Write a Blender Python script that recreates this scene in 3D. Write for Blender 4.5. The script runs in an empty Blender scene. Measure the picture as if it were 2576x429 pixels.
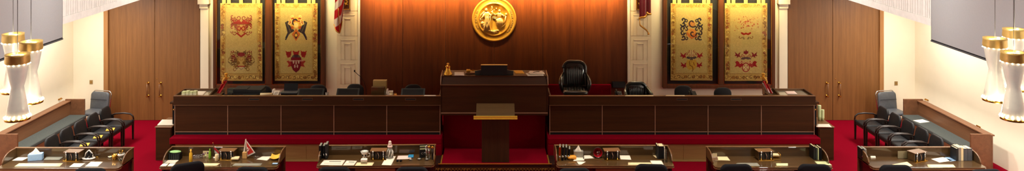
import bpy, bmesh, math, random
import numpy as np
from mathutils import Vector, Matrix
random.seed(7)
PI = math.pi
SC = bpy.context.scene
COL = SC.collection
# ------------------------------------------------------------------ camera numbers (2576 x 429 frame)
F, CX, HY, H = 1945.0, 1243.0, -280.0, 6.3
def at(px, py, z):                       # photo pixel + height -> point in the room
    s = (py - HY) / (H - z)
    return ((px - CX) / s, F / s, z)
def atd(px, py, Y):                      # photo pixel + depth -> point in the room
    s = F / Y
    return ((px - CX) / s, Y, H - (py - HY) / s)
# ------------------------------------------------------------------ materials
def lin(c):
    return tuple((x / 12.92 if x <= 0.04045 else ((x + 0.055) / 1.055) ** 2.4) for x in c)
def rgb(r, g, b):
    return lin((r / 255, g / 255, b / 255)) + (1.0,)
MATS = {}
def base(name):
    m = bpy.data.materials.new(name); m.use_nodes = True
    MATS[name] = m
    nt = m.node_tree
    return m, nt, nt.nodes['Principled BSDF']
def plain(name, c, rough=0.5, metal=0.0, var=0.06, scale=30.0, bump=0.0, coat=0.0, spec=0.5, emit=None, sheen=0.0):
    m, nt, p = base(name)
    p.inputs['Roughness'].default_value = rough
    p.inputs['Metallic'].default_value = metal
    p.inputs['Specular IOR Level'].default_value = spec
    p.inputs['Coat Weight'].default_value = coat
    p.inputs['Sheen Weight'].default_value = sheen
    tc = nt.nodes.new('ShaderNodeTexCoord')
    nz = nt.nodes.new('ShaderNodeTexNoise'); nz.inputs['Scale'].default_value = scale; nz.inputs['Detail'].default_value = 4
    nt.links.new(tc.outputs['Object'], nz.inputs['Vector'])
    rp = nt.nodes.new('ShaderNodeValToRGB')
    rp.color_ramp.elements[0].position = 0.3; rp.color_ramp.elements[1].position = 0.7
    rp.color_ramp.elements[0].color = tuple(max(0, x * (1 - var)) for x in c[:3]) + (1,)
    rp.color_ramp.elements[1].color = tuple(min(1, x * (1 + var)) for x in c[:3]) + (1,)
    nt.links.new(nz.outputs['Fac'], rp.inputs['Fac'])
    nt.links.new(rp.outputs['Color'], p.inputs['Base Color'])
    if bump:
        b = nt.nodes.new('ShaderNodeBump'); b.inputs['Strength'].default_value = bump; b.inputs['Distance'].default_value = 0.01
        nt.links.new(nz.outputs['Fac'], b.inputs['Height']); nt.links.new(b.outputs['Normal'], p.inputs['Normal'])
    if emit:
        p.inputs['Emission Color'].default_value = emit[0]; p.inputs['Emission Strength'].default_value = emit[1]
    return m
def wood(name, c1, c2, axis='z', rough=0.4, coat=0.0, fine=14.0, spec=0.5):
    m, nt, p = base(name)
    p.inputs['Roughness'].default_value = rough
    p.inputs['Coat Weight'].default_value = coat
    p.inputs['Coat Roughness'].default_value = 0.03
    p.inputs['Specular IOR Level'].default_value = spec
    tc = nt.nodes.new('ShaderNodeTexCoord'); mp = nt.nodes.new('ShaderNodeMapping')
    sc = {'x': (0.5, fine, fine), 'y': (fine, 0.5, fine), 'z': (fine, fine, 0.5)}[axis]
    mp.inputs['Scale'].default_value = sc
    nt.links.new(tc.outputs['Object'], mp.inputs['Vector'])
    n1 = nt.nodes.new('ShaderNodeTexNoise'); n1.inputs['Scale'].default_value = 1.0; n1.inputs['Detail'].default_value = 6; n1.inputs['Distortion'].default_value = 0.6
    n2 = nt.nodes.new('ShaderNodeTexNoise'); n2.inputs['Scale'].default_value = 7.0; n2.inputs['Detail'].default_value = 3
    nt.links.new(mp.outputs['Vector'], n1.inputs['Vector']); nt.links.new(mp.outputs['Vector'], n2.inputs['Vector'])
    mx = nt.nodes.new('ShaderNodeMix'); mx.data_type = 'FLOAT'; mx.inputs['Factor'].default_value = 0.35
    nt.links.new(n1.outputs['Fac'], mx.inputs['A']); nt.links.new(n2.outputs['Fac'], mx.inputs['B'])
    rp = nt.nodes.new('ShaderNodeValToRGB')
    rp.color_ramp.elements[0].position = 0.32; rp.color_ramp.elements[0].color = c1
    rp.color_ramp.elements[1].position = 0.68; rp.color_ramp.elements[1].color = c2
    nt.links.new(mx.outputs['Result'], rp.inputs['Fac']); nt.links.new(rp.outputs['Color'], p.inputs['Base Color'])
    return m
def glassy(name, tint=(1, 1, 1, 1), refl=0.03):
    m = bpy.data.materials.new(name); m.use_nodes = True; nt = m.node_tree
    nt.nodes.remove(nt.nodes['Principled BSDF'])
    o = nt.nodes['Material Output']
    t = nt.nodes.new('ShaderNodeBsdfTransparent'); t.inputs['Color'].default_value = tint
    g = nt.nodes.new('ShaderNodeBsdfGlossy'); g.inputs['Roughness'].default_value = 0.02
    f = nt.nodes.new('ShaderNodeLayerWeight'); f.inputs['Blend'].default_value = 0.5
    pw = nt.nodes.new('ShaderNodeMath'); pw.operation = 'POWER'; pw.inputs[1].default_value = 5.0
    ad = nt.nodes.new('ShaderNodeMath'); ad.operation = 'MULTIPLY_ADD'; ad.inputs[1].default_value = 0.6; ad.inputs[2].default_value = refl
    x = nt.nodes.new('ShaderNodeMixShader')
    nt.links.new(f.outputs['Facing'], pw.inputs[0]); nt.links.new(pw.outputs[0], ad.inputs[0])
    nt.links.new(ad.outputs[0], x.inputs['Fac']); nt.links.new(t.outputs['BSDF'], x.inputs[1]); nt.links.new(g.outputs['BSDF'], x.inputs[2])
    nt.links.new(x.outputs['Shader'], o.inputs['Surface'])
    return m
def vcol(name, rough=0.8, sheen=0.0):
    m, nt, p = base(name)
    a = nt.nodes.new('ShaderNodeVertexColor'); a.layer_name = 'weave'
    nt.links.new(a.outputs['Color'], p.inputs['Base Color'])
    p.inputs['Roughness'].default_value = rough; p.inputs['Sheen Weight'].default_value = sheen
    p.inputs['Specular IOR Level'].default_value = 0.2
    return m
M = dict(
    wall=plain('cream_paint', rgb(236, 225, 198), 0.7, var=0.02, scale=3),
    stone=plain('cream_stone', rgb(232, 216, 180), 0.65, var=0.04, scale=6),
    ceil=plain('ceiling_paint', rgb(235, 228, 212), 0.9),
    rib=plain('white_fabric_ribs', rgb(238, 233, 226), 0.85, var=0.05, scale=8),
    carpet=plain('red_carpet', rgb(128, 2, 27), 0.95, var=0.12, scale=160, bump=0.4, spec=0.04),
    panel=wood('mahogany_panel', rgb(66, 29, 8), rgb(98, 48, 13), 'z', 0.38, fine=9),
    bench=wood('dark_walnut', rgb(52, 30, 12), rgb(74, 43, 18), 'x', 0.45, fine=10, spec=0.25),
    rostrum=wood('rostrum_walnut', rgb(52, 30, 15), rgb(72, 43, 21), 'x', 0.45, fine=10, spec=0.25),
    lectern=wood('lectern_walnut', rgb(52, 32, 16), rgb(72, 46, 24), 'z', 0.6, fine=12, spec=0.25),
    door=wood('oak_door', rgb(108, 68, 31), rgb(136, 90, 46), 'z', 0.42, fine=16),
    jamb=wood('oak_trim', rgb(146, 98, 52), rgb(172, 122, 70), 'z', 0.45, fine=16),
    desk=wood('desk_walnut', rgb(64, 45, 23), rgb(88, 63, 34), 'x', 0.35, 1.0, fine=14, spec=0.2),
    deskedge=wood('desk_edge', rgb(98, 66, 38), rgb(126, 88, 52), 'x', 0.35, 0.3, fine=14),
    olive=wood('olive_oak', rgb(160, 134, 78), rgb(182, 156, 96), 'x', 0.45, fine=8),
    case=wood('case_wood', rgb(72, 37, 15), rgb(96, 52, 23), 'z', 0.55, fine=16, spec=0.25),
    pew=wood('pew_wood', rgb(98, 62, 38), rgb(124, 82, 52), 'y', 0.45, fine=10),
    bead=plain('pale_bead', rgb(176, 138, 110), 0.4),
    brass=plain('brass', rgb(214, 160, 66), 0.25, 1.0, 0.08, 20),
    gold=plain('gilt', rgb(226, 172, 62), 0.38, 0.7, 0.08, 24),
    goldpale=plain('pale_gilt', rgb(244, 208, 124), 0.32, 0.6, 0.06, 24),
    chrome=plain('chrome', rgb(205, 205, 205), 0.18, 1.0, 0.02),
    black=plain('black_plastic', rgb(20, 20, 23), 0.5, spec=0.2),
    blackmatt=plain('black_backing', rgb(16, 15, 18), 0.8),
    leather=plain('black_leather', rgb(24, 24, 26), 0.45, var=0.2, scale=40, bump=0.15, spec=0.3),
    tuft=plain('green_black_leather', rgb(38, 40, 35), 0.3, var=0.2, scale=30, coat=0.7),
    fabric=plain('charcoal_fabric', rgb(34, 33, 34), 0.9, var=0.2, scale=120, bump=0.2),
    navy=plain('navy_black_fabric', rgb(17, 16, 20), 0.9, var=0.15, scale=90, bump=0.2, spec=0.15),
    grey=plain('grey_leather', rgb(78, 80, 84), 0.45, var=0.1, scale=20),
    pewcloth=plain('pew_tweed', rgb(62, 66, 62), 0.95, var=0.35, scale=90, bump=0.3),
    darkwood=wood('black_brown_wood', rgb(30, 20, 16), rgb(46, 30, 22), 'y', 0.4),
    armtop=wood('arm_wood', rgb(112, 74, 44), rgb(140, 96, 60), 'y', 0.35),
    paper=plain('white_paper', rgb(236, 226, 206), 0.8, var=0.03, scale=12),
    tab=plain('gold_linen_tab', rgb(196, 162, 92), 0.85, var=0.06, scale=40),
    cream=plain('cream_paper', rgb(230, 208, 160), 0.8, var=0.04, scale=12),
    manila=plain('yellow_manila', rgb(236, 184, 66), 0.7, var=0.04, scale=12),
    pink=plain('pink_paper', rgb(236, 208, 196), 0.8, var=0.03),
    blue=plain('cyan_card', rgb(36, 130, 176), 0.6),
    paleblue=plain('pale_blue_card', rgb(150, 186, 222), 0.7, var=0.12, scale=60),
    greycard=plain('grey_folder', rgb(128, 126, 112), 0.7),
    mint=plain('pale_green_card', rgb(206, 214, 160), 0.7, var=0.05),
    green=plain('lime_plastic', rgb(120, 170, 40), 0.35, var=0.2, scale=40),
    jade=plain('jade_lid', rgb(150, 200, 130), 0.2, coat=0.5),
    yellow=plain('yellow_plastic', rgb(222, 172, 40), 0.4),
    purple=plain('purple_petals', rgb(92, 52, 92), 0.7, var=0.3, scale=60),
    red=plain('red_cloth', rgb(176, 16, 26), 0.7, var=0.08),
    pennant=plain('pennant_red', rgb(206, 44, 28), 0.7, var=0.06),
    white=plain('white_gloss', rgb(240, 234, 222), 0.3),
    redglass=plain('red_glaze', rgb(150, 14, 24), 0.15, coat=0.6, var=0.15),
    pine=wood('pine_block', rgb(206, 156, 90), rgb(224, 178, 110), 'z', 0.5),
    orange=plain('orange_leather', rgb(226, 150, 40), 0.5, var=0.12),
    screen=plain('grey_screen', rgb(165, 165, 168), 0.3, var=0.02),
    teal=plain('dark_teal_plastic', rgb(46, 54, 52), 0.45, spec=0.35),
    brassplate=plain('switch_brass', rgb(170, 140, 90), 0.4, 0.6),
    silverbox=plain('silver_weave', rgb(150, 146, 136), 0.4, 0.4, 0.3, 90),
    flaglin=vcol('flag_cloth', 0.75), tapestry=vcol('tapestry_weave', 0.85),
    crimson=plain('crimson_velvet', rgb(146, 6, 40), 0.8, var=0.1, scale=14, sheen=0.3),
    fringe=plain('gold_fringe', rgb(216, 160, 62), 0.7, var=0.3, scale=120, bump=0.4),
    ledgerook=plain('black_book_cloth', rgb(20, 22, 24), 0.5),
    lampshade=plain('pale_lamp_glass', rgb(240, 234, 208), 0.22, 0.2, 0.05, 12, emit=((1, .93, .8, 1), .25)),
    ledge=plain('yellow_brass', rgb(226, 194, 72), 0.3, 0.35, 0.05, 20),
    readtop=wood('reading_top_wood', rgb(74, 54, 28), rgb(96, 72, 38), 'x', 0.6, fine=12, spec=0.25),
    oldgold=plain('old_gold', rgb(150, 104, 36), 0.5, 0.5, 0.2, 60),
    bulb=plain('lamp_glow', rgb(255, 240, 200), 0.4, emit=((1, 0.86, 0.6, 1), 14.0)),
    glass=glassy('clear_glass', (0.96, 0.97, 0.96, 1)),
    crystal=glassy('crystal', (0.86, 0.88, 0.86, 1), refl=0.14),
    tableglass=plain('glass_over_wood', rgb(126, 122, 100), 0.08, coat=1.0),
)
# ------------------------------------------------------------------ mesh builder
class MB:
    def __init__(s): s.v, s.f, s.m, s.sm = [], [], [], []
    def add(s, vs, fs, mi=0, smooth=False):
        o = len(s.v); s.v += [tuple(v) for v in vs]
        for f in fs:
            s.f.append([o + i for i in f]); s.m.append(mi); s.sm.append(smooth)
        return s
    def box(s, x0, x1, y0, y1, z0, z1, mi=0):
        v = [(x, y, z) for z in (z0, z1) for y in (y0, y1) for x in (x0, x1)]
        return s.add(v, [(0, 2, 3, 1), (4, 5, 7, 6), (0, 1, 5, 4), (2, 6, 7, 3), (0, 4, 6, 2), (1, 3, 7, 5)], mi)
    def hexa(s, v, mi=0):                 # 4 bottom + 4 top corners (both counter-clockwise)
        return s.add(v, [(3, 2, 1, 0), (4, 5, 6, 7), (0, 1, 5, 4), (1, 2, 6, 5), (2, 3, 7, 6), (3, 0, 4, 7)], mi)
    def prism(s, poly, a, b, axis='y', mi=0, smooth=False):   # poly in the two other axes
        def P(p, t):
            return {'y': (p[0], t, p[1]), 'x': (t, p[0], p[1]), 'z': (p[0], p[1], t)}[axis]
        n = len(poly)
        s.add([P(p, a) for p in poly] + [P(p, b) for p in poly], [], mi)
        o = len(s.v) - 2 * n
        for f in [list(range(n))[::-1], list(range(n, 2 * n))]:
            s.f.append([o + i for i in f]); s.m.append(mi); s.sm.append(False)
        for i in range(n):
            j = (i + 1) % n
            s.f.append([o + i, o + j, o + n + j, o + n + i]); s.m.append(mi); s.sm.append(smooth)
        return s
    def lathe(s, prof, c=(0, 0, 0), n=24, mi=0, axis='z', caps=True):
        vs = []
        for r, h in prof:
            for k in range(n):
                a = 2 * PI * k / n
                x, y = r * math.cos(a), r * math.sin(a)
                vs.append((c[0] + x, c[1] + y, c[2] + h) if axis == 'z' else (c[0] + x, c[1] - h, c[2] + y))
        fs = []
        for i in range(len(prof) - 1):
            for k in range(n):
                fs.append((i * n + k, i * n + (k + 1) % n, (i + 1) * n + (k + 1) % n, (i + 1) * n + k))
        s.add(vs, fs, mi, True)
        if caps:
            o = len(s.v) - len(vs)
            for r0, rev in ((0, True), (len(prof) - 1, False)):
                idx = [o + r0 * n + k for k in range(n)]
                s.f.append(idx[::-1] if rev else idx); s.m.append(mi); s.sm.append(False)
        return s
    def tube(s, pts, r, n=8, mi=0):
        pts = [Vector(p) for p in pts]; rr = r if isinstance(r, (list, tuple)) else [r] * len(pts)
        vs, up = [], None
        for i, p in enumerate(pts):
            t = (pts[min(i + 1, len(pts) - 1)] - pts[max(i - 1, 0)]).normalized()
            if up is None:
                up = t.orthogonal().normalized()
            up = (up - t * up.dot(t))
            up = up.normalized() if up.length > 1e-6 else t.orthogonal().normalized()
            w = t.cross(up)
            for k in range(n):
                a = 2 * PI * k / n
                vs.append(p + (up * math.cos(a) + w * math.sin(a)) * rr[i])
        fs = [(i * n + k, i * n + (k + 1) % n, (i + 1) * n + (k + 1) % n, (i + 1) * n + k) for i in range(len(pts) - 1) for k in range(n)]
        fs += [tuple(range(n))[::-1], tuple((len(pts) - 1) * n + k for k in range(n))]
        return s.add(vs, fs, mi, True)
    def ball(s, c, r, mi=0, n=12, m=8):
        rx, ry, rz = r if isinstance(r, (list, tuple)) else (r, r, r)
        vs = [(c[0], c[1], c[2] - rz)]
        for i in range(1, m):
            t = -PI / 2 + PI * i / m
            for k in range(n):
                a = 2 * PI * k / n
                vs.append((c[0] + rx * math.cos(t) * math.cos(a), c[1] + ry * math.cos(t) * math.sin(a), c[2] + rz * math.sin(t)))
        vs.append((c[0], c[1], c[2] + rz)); L = len(vs) - 1
        fs = [(0, 1 + (k + 1) % n, 1 + k) for k in range(n)]
        for i in range(m - 2):
            for k in range(n):
                a, b = 1 + i * n, 1 + (i + 1) * n
                fs.append((a + k, a + (k + 1) % n, b + (k + 1) % n, b + k))
        b = 1 + (m - 2) * n
        fs += [(b + k, b + (k + 1) % n, L) for k in range(n)]
        return s.add(vs, fs, mi, True)
    def pad(s, outline, t, curve=0.0, lean=0.0, mi=0, off=(0, 0, 0), puff=0.0):  # cushion: outline in x,z; thickness along y
        cx = sum(p[0] for p in outline) / len(outline); cz = sum(p[1] for p in outline) / len(outline)
        n = len(outline); rings = [(.0, -t / 2 - puff), (.5, -t / 2 - puff * .8), (.88, -t / 2), (.97, -t * .38), (1, 0), (.97, t * .38), (.88, t / 2), (.5, t / 2 + puff * .8), (.0, t / 2 + puff)]
        vs = []
        for sc, y in rings:
            for p in outline:
                x, z = cx + (p[0] - cx) * sc, cz + (p[1] - cz) * sc
                vs.append((x + off[0], y + curve * x * x + lean * z + off[1], z + off[2]))
        fs = [(i * n + k, i * n + (k + 1) % n, (i + 1) * n + (k + 1) % n, (i + 1) * n + k) for i in range(len(rings) - 1) for k in range(n)]
        return s.add(vs, fs, mi, True)
    def grid(s, P, nu, nv, mi=0, smooth=True):
        vs = [P(i / (nu - 1), j / (nv - 1)) for j in range(nv) for i in range(nu)]
        fs = [(j * nu + i, j * nu + i + 1, (j + 1) * nu + i + 1, (j + 1) * nu + i) for j in range(nv - 1) for i in range(nu - 1)]
        return s.add(vs, fs, mi, smooth)
    def xf(s, mat, start=0):
        for i in range(start, len(s.v)):
            s.v[i] = tuple(mat @ Vector(s.v[i]))
        return s
    def build(s, name, mats, parent=None, bevel=0.0, seg=2, loc=None, rz=0.0, solid=0.0, sub=0):
        me = bpy.data.meshes.new(name); me.from_pydata(s.v, [], s.f)
        for m in (mats if isinstance(mats, (list, tuple)) else [mats]):
            me.materials.append(M[m] if isinstance(m, str) else m)
        me.polygons.foreach_set('material_index', s.m); me.polygons.foreach_set('use_smooth', s.sm)
        me.update()
        bm = bmesh.new(); bm.from_mesh(me); bmesh.ops.recalc_face_normals(bm, faces=bm.faces) if not solid else None
        bm.to_mesh(me); bm.free()
        o = bpy.data.objects.new(name, me); COL.objects.link(o)
        if parent is not None: o.parent = parent
        if loc is not None: o.location = loc
        o.rotation_euler.z = rz
        if bevel:
            b = o.modifiers.new('edge', 'BEVEL'); b.width = bevel; b.segments = seg; b.limit_method = 'ANGLE'; b.angle_limit = math.radians(50)
        if solid:
            b = o.modifiers.new('thick', 'SOLIDIFY'); b.thickness = solid; b.offset = 0
        if sub:
            b = o.modifiers.new('soft', 'SUBSURF'); b.levels = sub; b.render_levels = sub
        return o
def B(x0, x1, y0, y1, z0, z1): return MB().box(x0, x1, y0, y1, z0, z1)
def tag(o, label, cat, group=None, kind=None):
    o['label'] = label; o['category'] = cat
    if group: o['group'] = group
    if kind: o['kind'] = kind
    return o
def struct(o): o['kind'] = 'structure'; return o
def thing(name, label, cat, loc, rz=0.0, group=None):
    o = bpy.data.objects.new(name, None); COL.objects.link(o); o.empty_display_size = 0.1
    o.location = loc; o.rotation_euler.z = rz
    return tag(o, label, cat, group)
KIDS = {}
def dup(root, loc, rz, label, group=None):
    def cp(o, par):
        c = o.copy(); COL.objects.link(c)
        if par is not None: c.parent = par
        for ch in [x for x in bpy.data.objects if x.parent == o]:
            cp(ch, c)
        return c
    r = cp(root, None); r.location = loc; r.rotation_euler.z = rz; r['label'] = label
    if group: r['group'] = group
    return r
def rrect(w, h, rt, rb, n=6, z0=0.0):     # rounded rectangle outline, centred in x, from z0 up
    pts = []
    for cx, cz, r, a0 in ((w / 2 - rt, z0 + h - rt, rt, 0), (-w / 2 + rt, z0 + h - rt, rt, PI / 2), (-w / 2 + rb, z0 + rb, rb, PI), (w / 2 - rb, z0 + rb, rb, 1.5 * PI)):
        for k in range(n + 1):
            a = a0 + PI / 2 * k / n
            pts.append((cx + r * math.cos(a), cz + r * math.sin(a)))
    return pts
def text_mb(mb, txt, size, depth, mat):
    cu = bpy.data.curves.new('lettering', 'FONT'); cu.body = txt; cu.size = size; cu.extrude = depth; cu.align_x = 'CENTER'; cu.align_y = 'CENTER'; cu.resolution_u = 2
    o = bpy.data.objects.new('lettering', cu); COL.objects.link(o)
    dg = bpy.context.evaluated_depsgraph_get(); dg.update()
    me = bpy.data.meshes.new_from_object(o.evaluated_get(dg))
    st = len(mb.v)
    mb.add([v.co[:] for v in me.vertices], [list(p.vertices) for p in me.polygons])
    mb.xf(mat, st)
    bpy.data.objects.remove(o); bpy.data.meshes.remove(me); bpy.data.curves.remove(cu)

# ================================================================== THE ROOM
YB = 21.13
def wx(px): return (px - CX) / (F / YB)
def wz(py): return H - (py - HY) / (F / YB)
XW = 11.5
struct(B(-XW, XW, -4, YB + .2, -0.1, 0).build('floor', 'carpet'))
struct(B(-XW, XW, -4, YB + .2, 9.0, 9.1).build('ceiling', 'ceil'))
struct(B(-XW, XW, YB, YB + .2, 0, 9.0).build('wall_back', 'wall'))
struct(B(-XW - .2, -XW, -4, YB + .2, 0, 9.0).build('wall_left', 'wall'))
struct(B(XW, XW + .2, -4, YB + .2, 0, 9.0).build('wall_right', 'wall'))
struct(B(-XW, XW, -4.2, -4, 0, 9.0).build('wall_front', 'wall'))
# wood panelling behind the rostrum: four tall sheets with fine seams
pan = MB()
edges = [wx(907), wx(1014), wx(1121), wx(1243), wx(1365), wx(1470), wx(1577)]
for a, b in zip(edges[:-1], edges[1:]):
    pan.box(a + .003, b - .003, YB - .06, YB - .005, 0.58, 5.2)
struct(pan.build('wall_panelling', 'panel', bevel=.004))
# paneled stone piers beside the wood panelling
def pier(name, xa, xb, flip):
    mb = MB()
    mb.box(xa, xb, YB - .05, YB, .58, 5.2)
    rows = [wz(240), wz(210), wz(149.5), wz(89.5), wz(27.5), wz(-32), wz(-92)]
    for z0, z1 in zip(rows[:-1], rows[1:]):
        mb.box(xa + .02, xb - .02, YB - .058, YB - .05, z0 + .012, z1 - .012)
        w = xb - xa
        i0, i1 = (xa + .1, xb - .1)
        for k, ins in enumerate((0.0, 0.1)):
            x0, x1, zz0, zz1 = i0 + ins, i1 - ins * 1.1, z0 + .012, z1 - .1 - ins
            for q in ((x0, x0 + .014, zz0, zz1), (x1 - .014, x1, zz0, zz1), (x0, x1, zz1 - .014, zz1)):
                mb.box(q[0], q[1], YB - .066 - k * .004, YB - .056, q[2], q[3])
    return struct(mb.build(name, 'stone'))
pier('trim_1', wx(848), wx(903), False)
pier('trim_2', wx(1583), wx(1638), True)
for nm, a, b in (('trim_3', 902.5, 907), ('trim_4', 1577, 1583)):
    struct(B(wx(a), wx(b), YB - .12, YB, .58, 5.2).build(nm, 'wall', bevel=.006))
for nm, a, b, q in (('trim_5', 506, 527, 1), ('trim_6', 1958, 1979, -1)):   # white pilasters with stepped capitals
    mb = B(wx(a), wx(b), YB - .07, YB, 0, wz(20))
    mb.box(wx(a - 1), wx(b - 1 if q > 0 else b + 1), YB - .1, YB, wz(20), wz(9))
    mb.box(wx(a - 4), wx(b + 3 if q > 0 else b + 4), YB - .15, YB, wz(9), wz(-40))
    struct(mb.build(nm, 'wall', bevel=.006))
# tall double doors
def door(name, x0, xm, x1, jx, hpx):
    e = bpy.data.objects.new(name, None); COL.objects.link(e); e.location = ((x0 + x1) / 2, YB, 0); struct(e)
    ox = (x0 + x1) / 2
    L0 = B(x0 - ox + .004, xm - ox - .005, -.07, 0, .004, 5).build('door_leaf', 'door', e, bevel=.004)
    L1 = B(xm - ox + .005, x1 - ox - .004, -.07, 0, .004, 5).build('door_leaf', 'door', e, bevel=.004)
    B(min(jx) - ox, max(jx) - ox, -.13, 0, 0, 5).build('door_frame', 'jamb', e, bevel=.012)
    for hp in hpx:
        mb = MB(); hx = wx(hp) - ox; zt, zb = wz(206), wz(238)
        for z in (zt, zb):
            mb.lathe([(.0, 0), (.034, 0), (.03, .012), (.014, .02), (.012, .07), (.022, .075), (.022, .095), (.0, .1)], (hx, -.07, z), 14, 0, 'y', False)
        mb.tube([(hx, -.155, zt + .015), (hx, -.158, (zt + zb) / 2), (hx, -.155, zb - .015)], [.014, .012, .014], 10, 1)
        mb.build('door_handle', ['brass', 'armtop'], L0 if wx(hp) < xm else L1)
    mb = MB(); mb.lathe([(0, 0), (.012, 0), (.012, .012), (0, .014)], (wx(hpx[1] - 9) - ox, -.07, wz(196)), 10, 0, 'y', False)
    mb.build('keyhole_cover', 'brass', L0 if wx(hpx[1] - 9) < xm else L1)
    return e
door('door_1', wx(277), wx(392), wx(505), (wx(266), wx(277)), (376, 407))
door('door_2', wx(1980), wx(2092), wx(2208), (wx(2208), wx(2218)), (2077, 2108))
# side galleries: floor slab and ribbed parapet
for sd, nm in ((-1, 'left'), (1, 'right')):
    a, b = sorted((sd * 9.02, sd * XW))
    struct(B(a, b, -4, YB, 3.56, 3.72).build('ceiling_gallery_' + nm, 'ceil'))
    mb = MB()
    a, b = sorted((sd * 9.0, sd * 9.1))
    y = -4.0
    while y < YB - .01:                      # lower rail of the parapet in lengths
        y2 = min(y + 2.4, YB)
        mb.box(min(sd * 8.97, sd * 9.1), max(sd * 8.97, sd * 9.1), y + .004, y2 - .004, 3.48, 3.63); y = y2
    mb.box(a, b, -4, YB, 3.63, 4.75)
    y, k = -4.0, 0
    rr = random.Random(3)
    while y < YB - .02:                      # upright ribs of uneven width
        w = rr.choice([.07, .1, .1, .14]); y2 = min(y + w, YB)
        mb.box(min(sd * 8.978, sd * 9.0), max(sd * 8.978, sd * 9.0), y + .006, y2 - .006, 3.635, 4.7); y = y2
    mb.box(min(sd * 8.95, sd * 9.14), max(sd * 8.95, sd * 9.14), -4, YB, 4.72, 4.8)
    struct(mb.build('wall_parapet_' + nm, 'rib'))

# ================================================================== PLATFORMS
def clerk_platform(nm, x0, x1, label):
    t = thing('carpeted_platform', label, 'platform', ((x0 + x1) / 2, 17.75, 0)); ox = (x0 + x1) / 2
    mb = B(x0 - ox, x1 - ox, 0, 3.3, .435, .58)
    inner = 1 if x1 < 0 else -1
    xa = (x1 - ox - .135, x1 - ox) if inner > 0 else (x0 - ox, x0 - ox + .135)
    mb.box(xa[0], xa[1], .0, 3.3, 0.0, .436)
    mb.build('carpeted_top', 'carpet', t, bevel=.02, seg=3)
    r0, r1 = (x0 - ox + .09, x1 - ox - .136) if inner > 0 else (x0 - ox + .136, x1 - ox - .09)
    mb = B(r0, r1, .15, 3.3, 0, .434)
    mb.box(r0 - .0, r1, .12, .15, .375, .434); mb.box(r0, r1, .13, .15, 0, .035)
    n = 4
    for k in range(1, n):
        xk = r0 + (r1 - r0) * k / n
        mb.box(xk - .004, xk + .004, .144, .15, .035, .375)
    mb.build('wood_riser', 'olive', t, bevel=.004)
    return t
clerk_platform('l', -7.46, -1.205, 'red carpeted platform on a wood riser under the long bench left of the lectern')
clerk_platform('r', 1.235, 7.5, 'red carpeted platform on a wood riser under the long bench right of the lectern')
t = thing('well_platform', 'low red carpeted platform with gilt edge carrying the wooden lectern', 'platform', (0.02, 17.15, 0))
B(-1.185, 1.185, .03, 1.095, .0, .2).build('carpet_inset', 'carpet', t)
mb = MB()
mb.box(-1.235, 1.235, .0, .03, 0, .198); mb.box(-1.35, -1.215, .0, .58, 0, .195); mb.box(1.215, 1.35, .0, .58, 0, .195)
mb.build('wood_border', 'darkwood', t, bevel=.004)
mb = MB()
mb.box(-1.26, 1.26, -.008, .012, .196, .212); mb.box(-1.215, -1.188, .0, .58, .19, .208); mb.box(1.188, 1.215, .0, .58, .19, .208)
mb.build('gilt_edging', 'gold', t, bevel=.003)
mb = MB(); x = -1.3; rr = random.Random(5)
while x < 1.3:                               # carved running scroll
    zc = .055
    pts = [(x + .035 * math.cos(a) * (1 - a / 9), -.012, zc + .05 * math.sin(a) * (1 - a / 9)) for a in np.linspace(0, 5.4, 12)]
    mb.tube([tuple(p) for p in pts], .006, 5); mb.ball((x + .045, -.01, zc + .03 * rr.choice((-1, 1))), (.014, .01, .02), 0, 8, 5)
    x += .072
mb.box(-1.35, 1.35, -.004, .0, .108, .116); mb.box(-1.35, 1.35, -.004, .0, .0, .012)
mb.build('gilt_frieze', 'oldgold', t)
# rostrum (presiding desk) on its carpeted plinth
t = thing('carpeted_plinth', 'tall dark red carpeted block under the central rostrum', 'platform', (0.005, 18.25, 0))
B(-1.2, 1.2, 0, 2.815, 0, 1.07).build('plinth_front', 'carpet', t)
t = thing('carpeted_dais', 'dim red carpeted step and added low wall around the tall tufted chair', 'platform', (2.33, 18.86, .582))
B(-1.1, .68, 0, 1.02, 0, .318).build('step', 'carpet', t, bevel=.02)
B(-1.1, .68, 1.03, 1.12, 0, .68).build('added_knee_wall', 'carpet', t, bevel=.02)  # upright face added so the red carpet catches less overhead light
t = thing('rostrum_desk', 'large dark wooden rostrum desk with rounded ends below the gold seal', 'desk', (0.005, 17.87, 1.072)); t.scale.x = .982
B(-1.23, 1.23, .0, .64, .0, .03).build('soffit', 'rostrum', t)
B(-1.25, 1.25, 0, .03, .06, .69).build('front_panel', 'rostrum', t, bevel=.004)
B(-1.255, 1.255, -.012, .03, .0, .045).build('base_rail', 'rostrum', t, bevel=.004)
B(-1.255, 1.255, -.018, .0, .046, .06).build('bead', 'bead', t)
B(-1.265, 1.265, -.02, .05, .69, .706).build('lip', 'deskedge', t, bevel=.005)
mb = MB(); mb.hexa([(-1.24, .01, .706), (1.24, .01, .706), (1.24, .12, .706), (-1.24, .12, .706), (-1.205, .1, .87), (1.205, .1, .87), (1.205, .14, .87), (-1.205, .14, .87)])
mb.build('upper_fascia', 'rostrum', t)
B(-1.225, 1.225, .09, .66, .86, .885).build('desktop', 'rostrum', t, bevel=.006)
for sx in (-1, 1):
    pts = [(0, 0), (.0, .69)] + [(.0 + .13 * (1 - math.cos(a)) * 1.0, (.69 + .193 * math.sin(a))) for a in np.linspace(.1, PI / 2, 8)] + [(.64, .883), (.64, 0)]
    mb = MB().prism([(p[0], p[1]) for p in pts], sx * 1.232, sx * 1.262, 'x')
    mb.build('side_cheek', 'rostrum', t, bevel=.004)
    mb = MB(); mb.tube([(sx * 1.262, p[0] - .004, p[1] + .004) for p in pts[1:-1]], .009, 6)
    mb.build('metal_edge', 'bead', t)

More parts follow.
